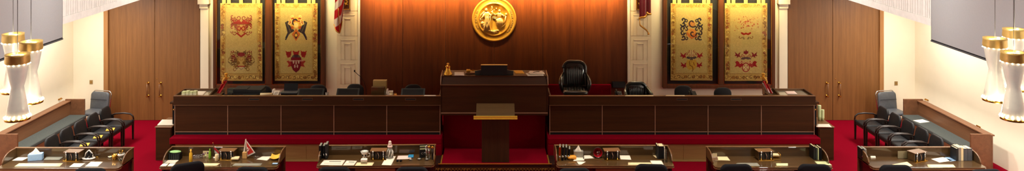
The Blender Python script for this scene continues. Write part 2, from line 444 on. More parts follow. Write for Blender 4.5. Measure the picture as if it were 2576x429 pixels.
# ================================================================== LONG CLERK BENCHES
def bench(x0, x1, seams, pulls, label, left):
    ox = (x0 + x1) / 2
    t = thing('clerk_bench', label, 'bench desk', (ox, 18.0, .58))
    for a, b in zip(seams[:-1], seams[1:]):
        B(a - ox + .008, b - ox - .008, .0, .03, .075, .7).build('front_panel', 'bench', t, bevel=.003)
    mb = MB()
    for a in seams:
        mb.box(a - ox - .007, a - ox + .007, -.006, .02, .0, .7)
    mb.box(x0 - ox, x1 - ox, -.006, .02, .062, .074)
    mb.build('bead', 'bead', t)
    B(x0 - ox, x1 - ox, .01, .05, .0, .062).build('kickboard', 'blackmatt', t)
    B(x0 - ox - .02, x1 - ox + .02, -.045, .03, .7, .905).build('fascia', 'bench', t, bevel=.006)
    B(x0 - ox - .02, x1 - ox + .02, -.05, .035, .9, .912).build('ledge_edge', 'deskedge', t, bevel=.003)
    B(x0 - ox - .02, x1 - ox + .02, -.05, .0, .69, .702).build('ledge_edge', 'deskedge', t, bevel=.003)
    for px in pulls:
        c = (px - CX) / 108.2 - ox
        mb = MB()
        for q in ((c - .125, c + .125, .855, .862), (c - .125, c + .125, .81, .817), (c - .125, c - .118, .81, .862), (c + .118, c + .125, .81, .862)):
            mb.box(q[0], q[1], -.051, -.044, q[2], q[3])
        mb.box(c - .118, c + .118, -.0465, -.044, .817, .855, 1)
        mb.build('label_slot', ['deskedge', 'blackmatt'], t)
    e = 1 if left else -1
    xe = (x0 if left else x1) - ox
    def q(a, b): return sorted((xe + e * a, xe + e * b))
    B(q(0, .98)[0], q(0, .98)[1], .03, .62, 0, .86).build('end_cabinet', 'bench', t, bevel=.004)
    B(*q(.03, .72), .05, .58, .86, .872).build('glass_top', 'tableglass', t)
    B(*q(-.02, .98), .6, .63, .86, .915).build('back_rim', 'deskedge', t, bevel=.004)
    B(*q(-.02, .012), .03, .62, .86, .912).build('side_rim', 'bench', t, bevel=.004)
    mb = MB().prism([(.05, .865), (.58, .865), (.58, .94), (.5, .95)], *q(.74, .77), 'x')
    mb.build('divider', 'bench', t)
    a = x0 - ox + (.98 if left else .02); b = x1 - ox - (.02 if left else .98)
    B(a, b, .03, .75, .67, .7).build('worktop', 'bench', t, bevel=.004)
    xi = (x1 if left else x0) - ox
    B(*sorted((xi, xi - e * .03)), .03, .75, 0, .9).build('end_panel', 'bench', t, bevel=.004)
    # narrow cupboard behind the outer end with a wooden top
    cup_ = B(*q(-.1, .02), .1, .6, -.18 + .38, .7).build('side_cupboard', 'black', t, bevel=.004)
    B(*q(-.14, .02), .05, .62, .7, .74).build('cupboard_top', 'bench', t, bevel=.004)
    mb = MB().ball((xe - e * .06, .085, .56), .018); mb.build('cupboard_knob', 'brass', cup_)
    return t
sl = [(p - CX) / 108.05 for p in (440, 573, 707, 840, 973, 1107)]
sr = [(p - CX) / 108.05 for p in (1383, 1515, 1648, 1781, 1915, 2048)]
bench(sl[0], sl[-1], sl, (640, 774, 902, 1033), 'long dark wooden clerk bench with five front panels left of the rostrum', True)
bench(sr[0], sr[-1], sr, (1715, 1851), 'long dark wooden clerk bench with five front panels right of the rostrum', False)
# low credenzas at the outer bench ends
def credenza(x0, x1, label):
    ox = (x0 + x1) / 2
    t = thing('credenza', label, 'cabinet', (ox, 17.94, 0)); w = (x1 - x0) / 2
    B(-w, w, .015, .75, 0, .755).build('cabinet_body', 'bench', t, bevel=.004)
    B(-w - .015, w + .015, 0, .76, .755, .78).build('cabinet_top', 'deskedge', t, bevel=.005)
    B(-w + .02, w - .02, .005, .016, .06, .72).build('front_panel', 'bench', t, bevel=.003)
    return t
credenza(-7.86, -7.62 + .125, 'low wooden cabinet holding papers at the far left end of the left bench')
credenza(7.53, 7.89, 'low wooden cabinet with paper cups at the far right end of the right bench')

# ================================================================== LECTERN
t = thing('lectern', 'wooden lectern with sloped top and bright brass ledge on the red platform', 'lectern', (0.03, 17.25, .2))
B(-.305, .305, 0, .3, 0, .98).build('post', 'lectern', t, bevel=.006)
mb = MB()
mb.hexa([(-.43, -.12, 1.02), (.43, -.12, 1.02), (.43, .32, 1.2), (-.43, .32, 1.2), (-.43, -.12, 1.05), (.43, -.12, 1.05), (.43, .32, 1.23), (-.43, .32, 1.23)])
mb.build('reading_top', 'readtop', t, bevel=.004)
mb = MB(); mb.hexa([(-.4, -.06, .96), (.4, -.06, .96), (.4, .3, .96), (-.4, .3, .96), (-.41, -.11, 1.03), (.41, -.11, 1.03), (.41, .31, 1.19), (-.41, .31, 1.19)])
mb.build('top_box', 'lectern', t)
mb = MB(); mb.box(-.485, .485, -.15, -.115, 1.005, 1.075); mb.box(-.485, .485, -.165, -.15, 1.005, 1.02); mb.box(.41, .44, -.17, -.16, 1.025, 1.055)
mb.build('brass_ledge', 'ledge', t, bevel=.005)

# ================================================================== DISPLAY CASES AND TAPESTRIES
rng = np.random.default_rng(11)
class Canvas:
    def __init__(s, w, h):
        s.w, s.h = w, h; s.c = np.zeros((h, w, 3)); s.X, s.Y = np.meshgrid(np.linspace(0, 1, w), np.linspace(0, h / w, h))
    def fill(s, col): s.c[:] = np.array(col) / 255
    def put(s, mask, col, a=1.0):
        s.c[mask] = s.c[mask] * (1 - a) + np.array(col) / 255 * a
    def stroke(s, pts, w, col, a=1.0, flip=False):
        for m in ((0, 1) if flip else (0,)):
            P = [((1 - p[0]) if m else p[0], p[1]) for p in pts]
            d = np.full(s.X.shape, 9.0)
            for (x0, y0), (x1, y1) in zip(P[:-1], P[1:]):
                dx, dy = x1 - x0, y1 - y0; L = dx * dx + dy * dy + 1e-9
                tt = np.clip(((s.X - x0) * dx + (s.Y - y0) * dy) / L, 0, 1)
                d = np.minimum(d, np.hypot(s.X - x0 - tt * dx, s.Y - y0 - tt * dy))
            s.put(d < w, col, a)
    def blob(s, x, y, rx, ry, col, a=1.0, flip=False):
        for m in ((0, 1) if flip else (0,)):
            s.put(((s.X - ((1 - x) if m else x)) / rx) ** 2 + ((s.Y - y) / ry) ** 2 < 1, col, a)
    def poly(s, pts, col, a=1.0, flip=False):
        for m in ((0, 1) if flip else (0,)):
            P = [((1 - p[0]) if m else p[0], p[1]) for p in pts]
            ins = np.zeros(s.X.shape, bool)
            for (x0, y0), (x1, y1) in zip(P, P[1:] + P[:1]):
                if abs(y1 - y0) < 1e-9: continue
                c = ((y0 > s.Y) != (y1 > s.Y)) & (s.X < (x1 - x0) * (s.Y - y0) / (y1 - y0) + x0)
                ins ^= c
            s.put(ins, col, a)
    def curl(s, x, y, r, a0, turn, w, col, a=1.0, flip=True):
        n = 14
        pts = [(x + r * (1 - k / n * .75) * math.cos(a0 + turn * k / n), y + r * (1 - k / n * .75) * math.sin(a0 + turn * k / n)) for k in range(n + 1)]
        s.stroke(pts, w, col, a, flip)
def tapestry_canvas(kind):
    w, h = 160, 296
    c = Canvas(w, h); R = random.Random(kind * 17 + 3)
    c.fill((188, 160, 96))
    ch = h / w
    tan, brown, lt, dk = (176, 136, 58), (126, 84, 34), (222, 190, 108), (92, 60, 30)
    # woven side and bottom borders with leaves and shells
    bl = .125
    c.put((c.X < bl) | (c.X > 1 - bl) | (c.Y > ch - .17) | (c.Y < .11), (182, 146, 78))
    y = .03
    while y < ch - .1:
        for sx in (0, 1):
            cx = .062 if not sx else .938
            col = R.choice([brown, lt, (150, 98, 40), (168, 112, 52), (206, 168, 88), (140, 62, 34)])
            c.blob(cx + R.uniform(-.02, .02), y + R.uniform(-.01, .01), R.uniform(.02, .045), R.uniform(.018, .04), col, .75)
            c.curl(cx + R.uniform(-.01, .01), y, R.uniform(.03, .048), R.uniform(0, 6), R.choice((-4, 4)), .007, R.choice([brown, dk, tan]), .75, False)
        y += .055
    x = .03
    while x < .98:
        c.blob(x, ch - .085 + R.uniform(-.01, .01), R.uniform(.03, .05), R.uniform(.025, .04), R.choice([lt, (206, 168, 88), (150, 98, 40)]), .8)
        c.curl(x, ch - .085, .045, R.uniform(0, 6), R.choice((-5, 5)), .008, R.choice([brown, dk]), .85, False)
        x += .085
    for k in range(7):
        c.curl(.2 + .1 * k, .055, .035, R.uniform(0, 6), 4, .008, R.choice([brown, (168, 112, 52), lt]), .7, False)
    c.stroke([(.5 - .06, .04), (.5, .1), (.56, .04)], .02, (196, 130, 50), .8)
    for q in (bl, 1 - bl):
        c.stroke([(q, .1), (q, ch - .16)], .005, brown, .55)
    c.stroke([(bl, ch - .17), (1 - bl, ch - .17)], .006, brown, .6)
    # two coats of arms
    red, dred, navy, rust, gold = (150, 28, 26), (122, 20, 30), (38, 36, 48), (190, 100, 40), (214, 166, 66)
    def mantling(cy, cols, n, spread, wd, seed):
        Q = random.Random(seed)
        for k in range(n):
            ax = .5 - Q.uniform(.06, spread); ay = cy + Q.uniform(-.15, .13)
            c.curl(ax, ay, Q.uniform(.03, .06), Q.uniform(0, 6.3), Q.choice((-5, 5)), wd, Q.choice(cols), .9)
    def shield(cy, w2, h2, col, edge, a=1.0):
        pts = [(.5 - w2, cy - h2), (.5 + w2, cy - h2), (.5 + w2, cy), (.5 + w2 * .6, cy + h2 * .65), (.5, cy + h2), (.5 - w2 * .6, cy + h2 * .65), (.5 - w2, cy)]
        c.poly(pts, col, a); c.stroke(pts + pts[:1], .011, edge, a)
    def griffin(x, y, s_, col):            # small winged shape
        c.poly([(x, y), (x - .07 * s_, y - .06 * s_), (x - .05 * s_, y - .0), (x - .08 * s_, y + .03 * s_), (x - .02 * s_, y + .035 * s_), (x - .03 * s_, y + .08 * s_), (x + .02 * s_, y + .045 * s_), (x + .05 * s_, y + .06 * s_), (x + .035 * s_, y - .0), (x + .06 * s_, y - .05 * s_), (x + .015 * s_, y - .03 * s_)], col, .92, True)
    if kind == 0:
        mantling(.45, [red, dred, (130, 60, 36)], 16, .27, .009, 5); mantling(.6, [brown, dred], 10, .22, .008, 15); shield(.62, .115, .16, (188, 140, 70), dred, .5)
        c.blob(.45, .6, .05, .055, red, .9, True); c.blob(.45, .6, .025, .03, (196, 150, 80), .9, True)
        c.stroke([(.4, .72), (.5, .8), (.6, .72)], .014, red); c.stroke([(.3, .5), (.7, .5)], .012, brown)
        c.poly([(.3, .38), (.36, .46), (.44, .38), (.5, .45), (.56, .38), (.64, .46), (.7, .38), (.68, .5), (.32, .5)], red, .8)
        mantling(1.3, [brown, dred, dk], 22, .27, .009, 6); mantling(1.45, [brown, dk], 12, .22, .008, 16); shield(1.43, .11, .15, (182, 138, 66), dk, .45)
        c.blob(.5, 1.22, .09, .05, dred, .85); c.blob(.43, 1.42, .04, .04, brown, .9, True); c.stroke([(.42, 1.5), (.58, 1.5)], .012, red)
    elif kind == 1:
        c.poly([(.24, .46), (.34, .4), (.4, .56), (.46, .66), (.36, .72), (.24, .84), (.3, .7)], navy, .95, True)
        c.stroke([(.27, .44), (.37, .68)], .008, (110, 92, 60), .8, True); c.stroke([(.32, .42), (.41, .64)], .007, (110, 92, 60), .8, True)
        c.blob(.5, .46, .17, .13, gold, .95); mantling(.46, [red, rust, (230, 196, 120)], 8, .16, .012, 8)
        c.curl(.5, .43, .1, 2.2, 3.2, .016, navy, 1, False); c.blob(.5, .52, .05, .06, (232, 200, 130))
        c.poly([(.5, .6), (.6, .74), (.5, .9), (.4, .74)], rust); c.poly([(.5, .67), (.55, .76), (.5, .86), (.45, .76)], (60, 44, 40)); c.blob(.5, .76, .03, .035, gold)
        c.stroke([(.34, .7), (.26, .86)], .016, navy, 1, True)
        for xx in (.33, .5):
            c.blob(xx, 1.21, .06, .06, dred, .9, True); c.poly([(xx - .08, 1.13), (xx, 1.17), (xx + .07, 1.12), (xx + .04, 1.28), (xx - .03, 1.3)], red, .85, True)
        c.blob(.5, 1.29, .1, .07, navy, .7); shield(1.47, .11, .17, dred, (110, 16, 40))
        c.poly([(.28, 1.38), (.39, 1.34), (.39, 1.5), (.3, 1.52), (.33, 1.45)], red, .85, True)
        for q, yy in ((.44, 1.4), (.5, 1.42), (.56, 1.4), (.47, 1.5), (.53, 1.5)):  # pale marks paint the case glass reflection onto the shield
            c.blob(q, yy, .016, .04, (214, 196, 170), .85)
        c.stroke([(.34, 1.37), (.66, 1.37)], .012, (206, 190, 160), .7)
    elif kind == 2:
        Q = random.Random(4)
        for yy in (.4, .5, .6, .72, .82):
            c.curl(.3, yy, .06, Q.uniform(0, 6), Q.choice((-5, 5)), .017, navy, .95); c.curl(.37, yy + .03, .045, Q.uniform(0, 6), 4, .013, navy, .9)
        c.blob(.5, .5, .09, .08, rust, .6); c.curl(.52, .47, .11, 1, 4.5, .015, navy, 1, False); c.blob(.5, .72, .12, .11, (206, 128, 52), .95)
        c.stroke([(.4, .72), (.5, .84), (.62, .78)], .016, rust); c.curl(.53, .72, .09, 0, 5, .015, navy, 1, False); c.blob(.44, .68, .03, .03, gold); c.blob(.56, .76, .03, .025, rust)
        for x_, y_ in ((.31, 1.24), (.32, 1.47)):
            griffin(x_, y_, 1.15, (146, 14, 26))
        c.blob(.5, 1.2, .06, .08, (206, 172, 120), .8)
        for q in ((.43, 1.16), (.38, 1.22), (.44, 1.25)): c.curl(q[0], q[1], .035, 1 + q[0] * 9, 4.5, .007, (140, 40, 40), .85)
        c.stroke([(.5, 1.13), (.5, 1.3)], .009, (110, 60, 50), .8)
        c.poly([(.5, 1.3), (.4, 1.27), (.37, 1.31), (.44, 1.34)], (70, 48, 54), .9, True); c.poly([(.47, 1.29), (.53, 1.29), (.54, 1.38), (.5, 1.43), (.46, 1.38)], (78, 60, 58), .9)
        c.poly([(.39, 1.36), (.61, 1.36), (.635, 1.45), (.6, 1.56), (.55, 1.6), (.5, 1.585), (.45, 1.6), (.4, 1.56), (.365, 1.45)], (194, 146, 44), .85)
        c.stroke([(.45, 1.4), (.46, 1.48), (.52, 1.52), (.54, 1.58), (.52, 1.63)], .011, (130, 80, 24), .9); c.stroke([(.55, 1.42), (.57, 1.48)], .014, (140, 92, 30), .8)
        for k in range(8): c.curl(.2 + .08 * k, 1.66 + .03 * (k % 2), .04, k, 4, .005, (168, 130, 80), .6, False)
    else:
        Q = random.Random(9)
        for k in range(46):
            c.blob(.5 + Q.gauss(0, .11), .48 + Q.gauss(0, .1), Q.uniform(.006, .022), Q.uniform(.006, .02), Q.choice([(150, 44, 24), (170, 70, 30), red]), .8)
        for k in range(14): c.blob(.5 + Q.uniform(-.3, .3), .4 + Q.uniform(-.06, .2), .012, .012, (176, 84, 34), .6)
        c.stroke([(.4, .71), (.45, .74), (.5, .72), (.55, .74), (.6, .71)], .022, (150, 36, 20)); c.curl(.36, .8, .05, 0, 4, .008, brown); c.curl(.45, .82, .03, 1, 4, .008, dk)
        for xx in (.31,):
            griffin(xx, 1.22, 1.1, dred)
        c.poly([(.44, 1.22), (.45, 1.12), (.48, 1.15), (.5, 1.1), (.53, 1.15), (.56, 1.13), (.55, 1.22)], dred, .9); c.blob(.46, 1.23, .02, .03, (206, 168, 110), .9, True)
        for q in ((.42, 1.24), (.39, 1.28), (.46, 1.27)): c.curl(q[0], q[1], .03, q[0] * 20, 4.5, .007, (150, 60, 50), .85)
        c.poly([(.5, 1.28), (.41, 1.29), (.37, 1.335), (.45, 1.345), (.5, 1.325)], (84, 52, 58), .9, True)
        c.poly([(.24, 1.4), (.29, 1.37), (.34, 1.4), (.4, 1.37), (.47, 1.4), (.44, 1.47), (.36, 1.54), (.31, 1.5), (.23, 1.52), (.27, 1.45)], (150, 20, 26), .95, True)
        for q in (.37, .43, .5, .57, .63):
            c.blob(q, 1.41, .026, .03, (208, 178, 120), .95); c.blob(q, 1.41, .011, .013, (150, 30, 34), .9)
        for k in range(24):
            a0, a1 = 2 * PI * k / 24, 2 * PI * (k + 1) / 24
            c.stroke([(.5 + .085 * math.cos(a0), 1.53 + .1 * math.sin(a0)), (.5 + .085 * math.cos(a1), 1.53 + .1 * math.sin(a1))], .011, (146, 24, 32))
        c.blob(.5, 1.53, .074, .09, (204, 170, 110), .8); c.stroke([(.45, 1.47), (.55, 1.59)], .008, (150, 40, 40), .9, True); c.blob(.5, 1.53, .03, .035, (206, 176, 120), 1); c.blob(.5, 1.53, .012, .014, (150, 40, 40), 1)
        for k in range(7): c.curl(.22 + .09 * k, 1.67, .035, k * 2, 4, .005, (168, 130, 80), .6, False)
    n1 = rng.normal(0, 1, (h, w, 1)); n2 = np.repeat(np.repeat(rng.normal(0, 1, (h // 2 + 1, w + 1, 1)), 2, 0), 1, 1)[:h, :w]
    c.c = np.clip(c.c * (1 + .05 * n1 + .035 * n2), 0, 1)
    return c.c
TEXT_W = 108
def tapestry(kind, px0, px1, py0, py1, label):
    Y = YB - .1
    x0, _, z1 = atd(px0, py0, Y); x1, _, z0 = atd(px1, py1, Y)
    W, Hh = x1 - x0, z1 - z0
    cv = tapestry_canvas(kind); h, w, _ = cv.shape
    t = thing('tapestry', label, 'tapestry', ((x0 + x1) / 2, Y, z0), 0, 'heraldic tapestries in the glazed wall cases')
    mb = MB().grid(lambda u, v: ((u - .5) * W, .008 * math.sin(u * 9 + kind) * (.4 + .6 * v) + .004 * math.sin(v * 7 + u * 3), (1 - v) * Hh), w, h)
    o = mb.build('woven_cloth', 'tapestry', t, solid=.006)
    ca = o.data.color_attributes.new('weave', 'FLOAT_COLOR', 'POINT')
    l = np.where(cv <= .04045, cv / 12.92, ((cv + .055) / 1.055) ** 2.4)
    ca.data.foreach_set('color', np.concatenate([l, np.ones((h, w, 1))], 2).astype(np.float32).ravel())
    for q in (.09, .205, .495, .8, .905):
        B((q - .5) * W - .048, (q - .5) * W + .048, -.008, .012, Hh - .02, Hh + .3).build('hanging_tab', 'tab', t)
    B(-W / 2 - .02, W / 2 + .02, .012, .03, Hh + .25, Hh + .28).build('hanging_rod', 'brass', t)
    return t
def display_case(px0, a0, a1, b0, b1, px1, label):
    x0, x1 = wx(px0), wx(px1); zb, zt = wz(218), 3.95; ox = (x0 + x1) / 2
    t = thing('display_case', label, 'display case', (ox, YB - .005, zb)); hh = zt - zb
    def qx(p): return (p - CX) / (F / (YB - .16)) - ox
    B(x0 - ox + .02, x1 - ox - .02, -.03, 0, .03, hh - .03).build('backing_board', 'blackmatt', t)
    mb = MB()
    A0, A1, B0, B1 = qx(a0), qx(a1), qx(b0), qx(b1)
    mb.box(qx(px0), A0, -.17, 0, 0, hh); mb.box(A1, B0, -.17, 0, 0.1, hh - .1); mb.box(B1, qx(px1), -.17, 0, 0, hh)
    mb.box(A0, B1, -.17, 0, 0, .1); mb.box(A0, B1, -.17, 0, hh - .1, hh)
    mb.build('case_frame', 'case', t, bevel=.012)
    mb = MB()
    for u, v in ((A0, A1), (B0, B1)):
        for q in ((u, v, .1, .112), (u, u + .012, .1, hh - .1), (v - .012, v, .1, hh - .1)):
            mb.box(q[0], q[1], -.165, -.15, q[2], q[3])
    mb.build('inner_bead', 'brass', t)
    for u, v in ((A0, A1), (B0, B1)):
        B(u, v, -.15, -.145, .1, hh - .1).build('glass_pane', 'glass', t)
    return t
display_case(536, 544, 668, 684, 808, 817, 'wide wood-framed glass case with two tapestries left of the gold seal')
display_case(1668, 1677, 1808, 1820, 1941, 1950, 'wide wood-framed glass case with two tapestries right of the gold seal')
tapestry(0, 554, 660, 8, 203, 'gold tapestry with faded brown lower arms, leftmost of the four')
tapestry(1, 691, 799, 8, 203, 'gold tapestry with dark crossed wings above and dark red shield below')
tapestry(2, 1687, 1792, 8, 202, 'gold tapestry with navy scrollwork above and four red winged shapes below')
tapestry(3, 1823, 1930, 8, 203, 'gold tapestry with speckled red crest, rightmost of the four')

# ================================================================== SEAL
t = thing('state_seal', 'large round gold seal with two relief figures on the wood wall', 'seal', (0.0, YB - .063, wz(47)))
R0 = .605
MB().lathe([(0, 0), (R0 - .02, 0), (R0, .012), (R0, .03), (R0 - .02, .045), (R0 - .045, .04), (R0 - .055, .03), (R0 - .15, .03), (R0 - .16, .045), (R0 - .18, .045), (R0 - .195, .022), (.0, .022)], (0, 0, 0), 72, 0, 'y', False).build('disc', 'gold', t)
fig = MB()                                  # standing figure, left
y = -.04
fig.ball((-.165, y - .02, .25), (.036, .03, .042)); fig.ball((-.165, y, .225), (.022, .02, .04))
fig.lathe([(.0, .2), (.055, .19), (.085, .15), (.07, .08), (.052, .03), (.06, -.05), (.078, -.18), (.09, -.3), (.0, -.31)], (0, 0, 0), 14)
st = len(fig.v) - 14 * 9
fig.xf(Matrix.Translation((-.15, y, 0)) @ Matrix.Diagonal((1, .4, 1, 1)), st)
for k in range(5):
    xk = -.2 + k * .026; bw = .02 * math.sin(k * 2.1)
    fig.tube([(xk + .03, y - .025, .1 - .02 * (k % 2)), (xk + .015 + bw, y - .035, .0), (xk + .015 - bw, y - .035, -.12), (xk + .005 + k * .004 + bw * .6, y - .03, -.27 - .02 * (k % 3))], [.005, .01, .008, .012], 6)
fig.tube([(-.21, y - .01, .15), (-.26, y - .02, .05), (-.29, y - .01, .02)], [.024, .018, .014], 8)
fig.tube([(-.1, y - .01, .16), (-.05, y - .02, .1), (-.02, y - .02, .13), (-.01, y - .02, .24)], [.022, .018, .013, .008], 8)
fig.tube([(-.33, y, -.02), (-.29, y - .01, .12), (-.21, y, .21)], [.01, .014, .008], 7)
fig.ball((-.29, y, .0), (.045, .02, .035)); fig.ball((-.255, y, -.1), (.05, .025, .045)); fig.ball((-.22, y, -.15), (.035, .02, .03))
fig.xf(Matrix.Translation((-.03, 0, 0)) @ Matrix.Diagonal((1.12, 1, 1.05, 1))); fig.build('standing_figure', 'goldpale', t)
fig = MB()                                  # seated figure with globe and drapery, right
fig.ball((.145, y - .02, .235), (.034, .03, .038)); fig.ball((.145, y, .2), (.018, .018, .03))
fig.lathe([(.0, .19), (.05, .18), (.075, .14), (.06, .08), (.045, .04), (.0, .03)], (0, 0, 0), 14)
fig.xf(Matrix.Translation((.145, y, 0)) @ Matrix.Diagonal((1, .45, 1, 1)), len(fig.v) - 14 * 6)
fig.ball((.155, y - .01, -.07), (.1, .045, .115)); fig.ball((.1, y - .01, -.02), (.06, .04, .05))
for k in range(5):
    fig.tube([(.08 + k * .032, y - .045, -.005), (.09 + k * .032, y - .055, -.07), (.1 + k * .027, y - .04, -.16)], .008, 6)
fig.tube([(.09, y - .01, .15), (.02, y - .02, .13), (-.05, y - .02, .19), (-.085, y - .02, .225)], [.022, .018, .013, .01], 8)
fig.tube([(.2, y - .01, .14), (.26, y - .02, .1), (.31, y - .01, .1)], [.022, .018, .012], 8)
fig.ball((.325, y - .01, .14), (.032, .025, .036)); fig.tube([(.32, y, .1), (.3, y - .01, -.03), (.25, y - .01, -.13)], [.02, .016, .012], 7)
fig.build('seated_figure', 'goldpale', t)
mb = MB()
mb.tube([(-.04, y, .08), (.04, y - .01, .06), (.09, y - .01, .05)], .01, 6); mb.tube([(-.04, y, .045), (.04, y - .01, .02), (.09, y - .01, .005)], .01, 6); mb.tube([(-.07, y, .22), (-.06, y, .02), (-.06, y, -.25)], .006, 6)
mb.tube([(-.28, y, -.27), (-.15, y - .01, -.3), (0, y - .01, -.335), (.08, y, -.34)], [.02, .024, .02, .008], 8)
mb.tube([(-.2, y, -.29), (-.1, y, -.33), (.02, y, -.37)], .014, 7)
mb.ball((.02, y, -.31), (.06, .02, .018)); mb.ball((.09, y, -.3), (.05, .02, .02))
mb.hexa([(.17, y + .02, -.24), (.28, y + .02, -.16), (.28, y - .02, -.16), (.17, y - .02, -.24), (.2, y + .02, -.2), (.31, y + .02, -.12), (.31, y - .02, -.12), (.2, y - .02, -.2)])
for p in ((-.05, .3), (-.075, .27), (.06, .29), (.0, .25), (.29, .02), (-.36, .0), (-.36, .12)):
    mb.ball((p[0], y + .01, p[1]), (.016, .012, .02))
mb.ball((-.06, y, .33), (.02, .012, .03))
mb.hexa([(-.36, y + .018, -.17), (-.24, y + .018, -.24), (-.24, y - .0, -.24), (-.36, y - .0, -.17), (-.34, y + .018, -.13), (-.22, y + .018, -.2), (-.22, y, -.2), (-.34, y, -.13)])
mb.build('relief_ground', 'goldpale', t)
mb = MB()
def arc_text(txt, a_mid, r, size, step):
    n = len(txt)
    for i, chh in enumerate(txt):
        if chh == ' ': continue
        a = a_mid - (i - (n - 1) / 2) * step
        mt = Matrix.Translation((r * math.cos(a), -.034, r * math.sin(a))) @ Matrix.Rotation(PI / 2, 4, 'X') @ Matrix.Rotation(a - PI / 2, 4, 'Z')
        text_mb(mb, chh, size, .006, mt)
arc_text('THE STATE OF', PI * 1.0, R0 - .105, .062, .09)
arc_text('NORTH CAROLINA', -.12, R0 - .105, .062, .092)
mt = Matrix.Translation((0, -.04, R0 - .105)) @ Matrix.Rotation(PI / 2, 4, 'X')
text_mb(mb, 'SEAL', .075, .008, mt)
mb.build('lettering', 'goldpale', t)

# ================================================================== FLAGS, EMBLEMS, WALL FITTINGS
def cloth(name, P, nu, nv, colf, parent, mat='flaglin'):
    o = MB().grid(P, nu, nv).build(name, mat, parent, solid=.005)
    if colf:
        ca = o.data.color_attributes.new('weave', 'FLOAT_COLOR', 'POINT')
        arr = []
        for j in range(nv):
            for i in range(nu):
                arr += list(rgb(*colf(i / (nu - 1), j / (nv - 1))))
        ca.data.foreach_set('color', arr)
    return o
YF = 20.75
def fp(px, py): return atd(px, py, YF)
t = thing('american_flag', 'red and white striped flag with gold fringe hanging left of the wood wall', 'flag', fp(862, -130))
ob = Vector(t.location)
def flagP(u, v, edge=0):
    lx = 846 - 8 * v ** 1.5; rx = 870 - 6 * v - (4 * v ** 4)
    bot = 62 + 22 * (u / .72) if u < .72 else 84 - 30 * (u - .72) / .28
    py = -130 + (bot + 130) * v
    px = lx + (rx - lx) * u
    p = Vector(fp(px, py)); p.y += .1 * math.sin(u * 7.5 + v * 1.5) * (.5 + .5 * v)
    return tuple(p - ob)
def stripes(u, v):
    k = (u + 4.5 * v - 3.7) % 1.0
    return (190, 22, 30) if k < .54 else (228, 212, 196)
cloth('flag_cloth', flagP, 50, 160, stripes, t)
mb = MB(); pts = [Vector(flagP(u, 1.0)) for u in np.linspace(0, 1, 24)]
mb.tube([p + Vector((0, -.005, -.005)) for p in pts], .014, 6)
pts = [Vector(flagP(.5 + .22 * q, .72 + .28 * q)) for q in np.linspace(0, 1, 10)]
mb.tube([p + Vector((0, -.02, 0)) for p in pts], .011, 6); mb.build('gold_fringe', 'fringe', t)
pa = Vector((.12, .36, .62)); mb = MB(); mb.tube([(.12, .36, -.2), (-.02, .1, .1), (-.1, -.05, .3)], .02, 10); mb.ball((-.1, -.05, .33), .04); mb.build('flag_pole', 'gold', t)
t = thing('state_flag', 'crimson flag with gold fringe and hanging gold cord right of the wood wall', 'flag', fp(1622, -130))
ob = Vector(t.location)
def flag2(u, v):
    bot = 49 - 13 * u
    px = 1609 + 27 * u - 2 * (1 - v) * (u - .5); py = -130 + (bot + 130) * v
    p = Vector(fp(px, py)); p.y += .07 * math.sin(u * 10 + .6)
    return tuple(p - ob)
cloth('flag_cloth', flag2, 30, 30, None, t, 'crimson')
mb = MB(); mb.tube([Vector(flag2(u, 1.0)) + Vector((0, -.004, .02)) for u in np.linspace(0, 1, 16)], .03, 6)
mb.build('gold_fringe', 'fringe', t)
mb = MB(); c0 = [fp(1609, 48), fp(1609, 58), fp(1610, 63), fp(1618, 69), fp(1626, 75), fp(1631, 83)]
mb.tube([Vector(p) - ob + Vector((0, -.03, 0)) for p in c0], [.01, .012, .022, .024, .022, .014], 7); mb.ball(Vector(fp(1631, 84)) - ob + Vector((0, -.03, 0)), .03)
mb.tube([Vector(fp(p, q)) - ob + Vector((0, -.06, 0)) for p, q in ((1626, 30), (1630, 34), (1635, 35))], .022, 7)
mb.build('gold_cord', 'fringe', t)
mb = MB(); mb.tube([(0, .36, -.2), (0, .1, .1), (0, -.05, .3)], .02, 10); mb.ball((0, -.05, .33), .04); mb.build('flag_pole', 'gold', t)
for px, lb in ((873, 'small gilt framed emblem high on the pale pier behind the striped flag'), (1608, 'small gilt framed emblem high on the pale pier behind the crimson flag')):
    x = wx(px); t = thing('framed_emblem', lb, 'picture', (x, YB - .075, wz(23)))
    B(-.09, .09, -.015, 0, 0, .4).build('emblem_ground', 'panel', t)
    mb = MB()
    for q in ((-.1, -.08, 0, .4), (.08, .1, 0, .4), (-.1, .1, 0, .02), (-.1, .1, .38, .4)): mb.box(q[0], q[1], -.03, 0, q[2], q[3])
    mb.build('gilt_frame', 'gold', t)
    mb = MB()
    for k in range(7):
        a = k * 1.3
        mb.tube([(.045 * math.cos(a + q) * (1 - q / 5), -.022, .12 + .025 * k + .04 * math.sin(a + q) * (1 - q / 5)) for q in np.linspace(0, 3.6, 7)], .009, 5)
    mb.build('gilt_scrolls', 'gold', t)
for px, py, lb in ((229.5, 206, 'small brass switch plate on the cream wall beside the left door'), (2254, 209, 'small brass switch plate on the cream wall beside the right door')):
    t = thing('switch_plate', lb, 'switch', (wx(px), YB, wz(py)))
    B(-.045, .045, -.008, 0, -.055, .055).build('cover_plate', 'brassplate', t, bevel=.003)
    mb = MB(); mb.box(-.018, -.008, -.016, -.008, -.012, .012); mb.box(.008, .018, -.016, -.008, -.012, .012); mb.build('toggle', 'brass', t)
x, y, z = atd(1557, 212.5, YB - .15)
t = thing('wall_speaker', 'small dark box speaker on the wood wall above the tufted chair', 'speaker', (x, YB - .06, z - .07))
B(-.18, .165, -.16, 0, 0, .14).build('speaker_box', 'black', t, bevel=.006); B(-.17, .155, -.166, -.16, .012, .128).build('speaker_cloth', 'fabric', t)
